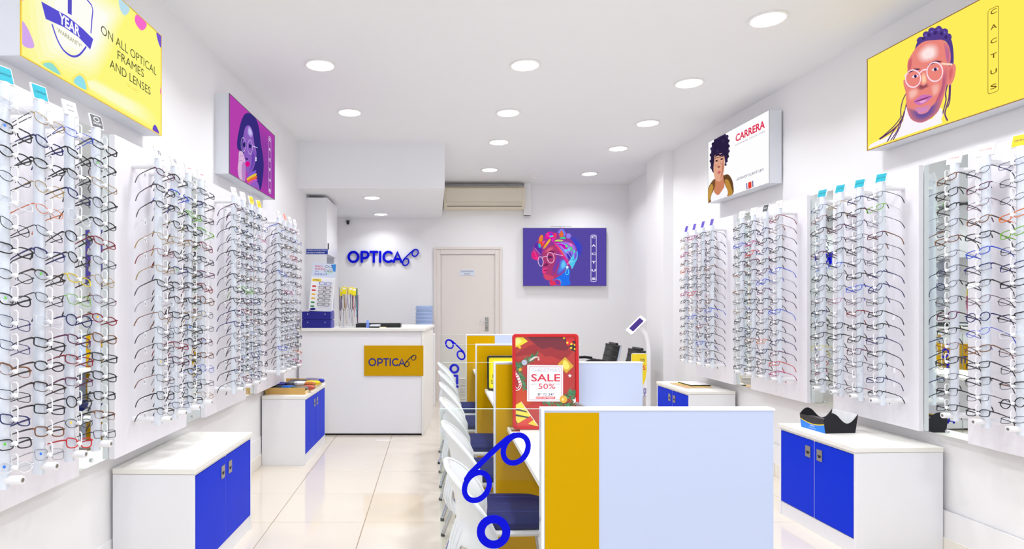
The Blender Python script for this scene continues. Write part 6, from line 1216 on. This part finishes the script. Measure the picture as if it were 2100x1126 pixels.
for q, pts in enumerate(([(125,470),(160,520),(180,590),(165,630),(135,638),(118,620)], [(280,345),(330,315),(360,318),(362,340)])):
    w_ = .014 if q == 0 else .008; c = catmull([U(*p) for p in pts], 5, False)
    m = MB().stroke(c, w_, -.0078, -.0075); m.build('candy_cane', pm_('cane_white', (240,232,232)), pr)
    m = MB()
    for k in range(1, len(c)-1, 2): m.stroke([(c[k][0]-w_*.4, c[k][1]-w_*.25), (c[k][0]+w_*.4, c[k][1]+w_*.25)], w_*.3, -.0082, -.0079, caps=False)
    m.build('candy_stripe', pm_('cane_red', (206,40,52)), pr)
draw('gift_box', (236,216,70), [(112,800),(185,766),(300,925),(210,980),(150,978),(112,930)], 3, False)
for y in (845, 905): draw('gift_stripe', (44,42,52), [(112,y-18),(235+ (y-845)*.5,y+12),(250+(y-845)*.6,y+28),(112,y+2)], 4, False)
draw('gift_ribbon', (210,58,44), [(112,1000),(280,905),(320,985),(240,1018),(112,1018)], 4, False); draw('gift_ribbon', (240,206,60), [(255,985),(310,945),(360,1016)], 5, False)
draw('sparkle_edge', (240,232,226), [(185,762),(192,764),(362,1014),(355,1018)], 6, False)
draw('white_card', (236,234,240), [(250,392),(603,396),(600,762),(246,760)], 8, False)
m = MB()
for a, b in (((268,410),(586,412)),((586,412),(583,746)),((583,746),(264,744)),((264,744),(268,410))): m.stroke([U(*a), U(*b)], .0014, -.0084, -.0082)
m.build('card_border', pm_('border', (176,70,86)), pr)
def ptext(nm, rgb, s_, x0, x1, y0, y1, off=.01):
    a, b = U(x0, y1), U(x1, y0); m = MB(); put_text(m, s_, (a[0]+b[0])/2, (a[1]+b[1])/2, b[0]-a[0], b[1]-a[1], -.0086, off); m.build(nm, pm_('ink_%d_%d_%d' % rgb, rgb, .5), pr)
ptext('lettering', (190,190,200), 'CHRISTMAS', 290, 572, 428, 466, -.004); ptext('lettering', (206,34,58), 'SALE', 288, 574, 484, 560, .012); ptext('lettering', (178,170,182), 'UPTO', 286, 348, 580, 596, 0)
ptext('lettering', (206,34,58), '50%', 358, 524, 580, 636, .0); ptext('lettering', (178,170,182), 'OFF', 526, 572, 580, 596, 0); ptext('lettering', (90,86,96), '8', 352, 372, 676, 702, .01); ptext('lettering', (90,86,96), 'th', 374, 390, 676, 688, .01)
ptext('lettering', (90,86,96), 'TO', 404, 440, 678, 702, .01); ptext('lettering', (90,86,96), '24', 456, 496, 676, 702, .01); ptext('lettering', (90,86,96), 'th', 498, 514, 676, 688, .01)
MB().flat([U(334,712),U(522,712),U(522,734),U(334,734)], -.0084).build('red_bar', pm_('bar_red', (212,44,52)), pr); ptext('lettering', (244,240,240), 'DECEMBER', 340, 516, 715, 731, 0)
draw('bauble', (214,166,52), [(604+38*cos(k*pi/6), 738+38*sin(k*pi/6)) for k in range(12)], 11); draw('bauble', (246,220,150), [(588,738),(600,722),(606,742),(596,756)], 12)
draw('star', (240,238,244), [(722+(34 if k%2==0 else 15)*sin(k*pi/5), 752-(34 if k%2==0 else 15)*cos(k*pi/5)) for k in range(10)], 7, False)
MB().box(-PW/2-.012, -PW/2+.03, -.06, .03, -.002, .012).build('clear_foot', clear('clear_acrylic', (.96,.96,.97), .06), ps); MB().box(PW/2-.03, PW/2+.012, -.06, .03, -.002, .012).build('clear_foot', MATS['clear_acrylic'], ps)
MB().box(-PW/2+.012, PW/2-.012, -.0035, -.001, .012, PH-.012).build('backing_board', BLK, ps)

yp = thing('poster_stand', 'black framed yellow poster standing on the middle desk', 'poster', (.535, 4.44, .768), (R(-3), 0, 0))
poster_frame(yp, .30, .252, BLK, .014)
pr2 = MB().flat([(-.14,.01),(.14,.01),(.14,.242),(-.14,.242)], -.004).build('print', mat('bright_yellow_print', (240, 226, 10), .35), yp)
m = MB(); put_text(m, 'P', -.105, .10, .016, .028, -.0048, .012); put_text(m, 'SA', -.10, .062, .045, .028, -.0048, .012); m.build('lettering', mat('grey_ink', (110, 104, 60), .6), pr2)
MB().box(-.14, .14, -.0035, -.001, .012, .24).build('backing_board', BLK, yp)
for a in (-.12, .10): MB().box(a, a+.02, -.05, .04, -.002, .006).build('clear_foot', MATS['clear_acrylic'], yp)

lp = thing('laptop', 'grey laptop open on the nearest desk behind the partition', 'laptop', (.835, 2.60, .7665), (0, 0, R(97)))
MB().box(-.16, .16, -.11, .11, 0, .016).build('base', mat('grey_laptop', (130, 132, 140), .4, metal=.3), lp, bevel=.004)
m = MB(); lid = MB().box(-.16, .16, -.006, .006, 0, .19).build('lid', MATS['grey_laptop'], lp, (0, .112, .016), (R(-22), 0, 0), bevel=.004)
MB().box(-.15, .15, -.0075, -.006, .012, .18).build('screen', BLK, lid)

# ------------------------------------------------------------------ visitor chairs and the tablet kiosk at the back right
def visitor_chair(loc, rz, label):
    t = thing('visitor_chair', label, 'chair', loc, (0, 0, rz), 'black ribbed chairs by the back wall')
    # faces +x: back at -x
    LEA = mat('black_mesh', (20, 20, 22), .5, var=.3, scale=60)
    prof = [(.24,.43),(.16,.455),(0,.44),(-.12,.435),(-.19,.46),(-.225,.54),(-.255,.66),(-.285,.78),(-.30,.86)]
    prof = catmull(prof, 3, False); n = len(prof)
    m = MB(); vs = [(x,y,z) for x,z in prof for y in (-.23,.23)]; m.add(vs, [(2*i,2*i+1,2*i+3,2*i+2) for i in range(n-1)]); s = m.build('sling_seat', LEA, t, smooth=True)
    sl = s.modifiers.new('s', 'SOLIDIFY'); sl.thickness = .018; sl.offset = 0
    for i in range(1, n-1, 2):
        x, z = prof[i]; MB().tube([(x+.009,-.225,z+.006),(x+.009,.225,z+.006)], .008, 6).build('rib', LEA, s)
    for sy in (-.245, .245):
        MB().tube([(-.30,sy,.862)] + [(x,sy,z-.004) for x,z in prof[::-2]], .011, 8).build('side_rail', CHROME, t, smooth=True)
        a = MB().tube([(-.235,sy,.56),(-.16,sy,.64),(0,sy,.665),(.12,sy,.66),(.2,sy,.62),(.22,sy,.55),(.21,sy,.44)], .011, 8).build('arm', CHROME, t, smooth=True)
        MB().tube([(-.1,sy,.662),(0,sy,.675),(.12,sy,.67),(.2,sy,.63),(.225,sy,.57)], .017, 8).build('arm_pad', BLK, a, smooth=True)
        MB().tube([(.2,sy,.44),(.21,sy,.2),(.2,sy,.02),(-.22,sy,.012)], .011, 8).build('sled_leg', CHROME, t, smooth=True)
    MB().tube([(-.302,-.12,.868),(-.302,.12,.868)], .018, 8).build('top_roll', BLK, t)
visitor_chair((2.06, 8.02, 0), pi+.10, 'black ribbed visitor chair with chrome arms below the purple light box')
visitor_chair((2.08, 7.12, 0), pi+.10, 'black ribbed visitor chair half hidden behind the tablet kiosk')
ks = thing('tablet_kiosk', 'white tablet kiosk on curved post beside the pillar', 'kiosk', (2.235, 6.52, 0))
MB().lathe([(.16,0),(.16,.012),(.15,.018),(.03,.022)], 28).build('base_plate', WPL, ks, smooth=True)
MB().tube([(.045,0,.02),(.05,0,.5),(.052,0,.85),(.045,0,.98),(.02,0,1.07),(-.025,0,1.13),(-.06,0,1.155)], [.028,.024,.022,.02,.021,.024,.028], 12, sx=.7).build('post', WPL, ks, smooth=True)
hd_ = bpy.data.objects.new('tablet_head', None)
m = MB().slab(rrect(-.043, .043, -.115, .115, .012), -.012, .012); h = m.build('tablet_head', WPL, ks, (-.085,-.01,1.165), (R(-28), R(38), R(-38)), bevel=.004)
MB().flat(rrect(-.027, .027, -.075, .085, .003), -.0128).build('screen', glow('screen_violet', (86, 66, 150), .8), h)
m = MB().slab(rrect(-.13, .035, .42, .872, .02), -.03, -.022); gb = m.build('graphic_board', WPL, ks, (-.022,-.03,0))
m = MB().flat([(-.128,.872-.006),(.03,.872-.006),(.033,.70),(.02,.60),(-.02,.50),(-.06,.56),(-.128,.60)], -.031); m.build('yellow_print', mat('yellow_print', (244, 214, 30), .4), gb)
m = MB(); put_text(m, 'OS', -.015, .80, .05, .03, -.032, .01); m.build('lettering', INK['dark'], gb); m = MB(); put_text(m, 'S', .005, .72, .03, .05, -.032, .02); m.build('lettering', INK['red'], gb)
m = MB()
for a in (-.6, .6): m.stroke([(.012+.012*cos(k*pi/7+a)*1.0, .475+.03*sin(k*pi/7)) for k in range(15)], .004, -.0322, -.0312)
m.stroke([(.0,.445),(.022,.415)], .004, -.0322, -.0312); m.stroke([(.016,.445),(-.002,.415)], .004, -.0322, -.0312)
m.build('ribbon_print', mat('violet_ink', (92, 80, 170), .6), gb)
bk = thing('leaflet_rack', 'red and black leaflet holder beside the tablet kiosk', 'leaflet holder', (2.265, 6.72, .0))
MB().box(-.06, .06, -.02, .02, 0, .03).build('base', BLK, bk); MB().box(-.012, .012, -.008, .008, .03, .70).build('stem', BLK, bk); MB().box(-.04, .04, -.015, .0, .70, .80).build('leaflets', mat('coral_print', (206, 84, 66), .5), bk); MB().box(-.042, .042, 0, .02, .68, .79).build('pocket', BLK, bk)
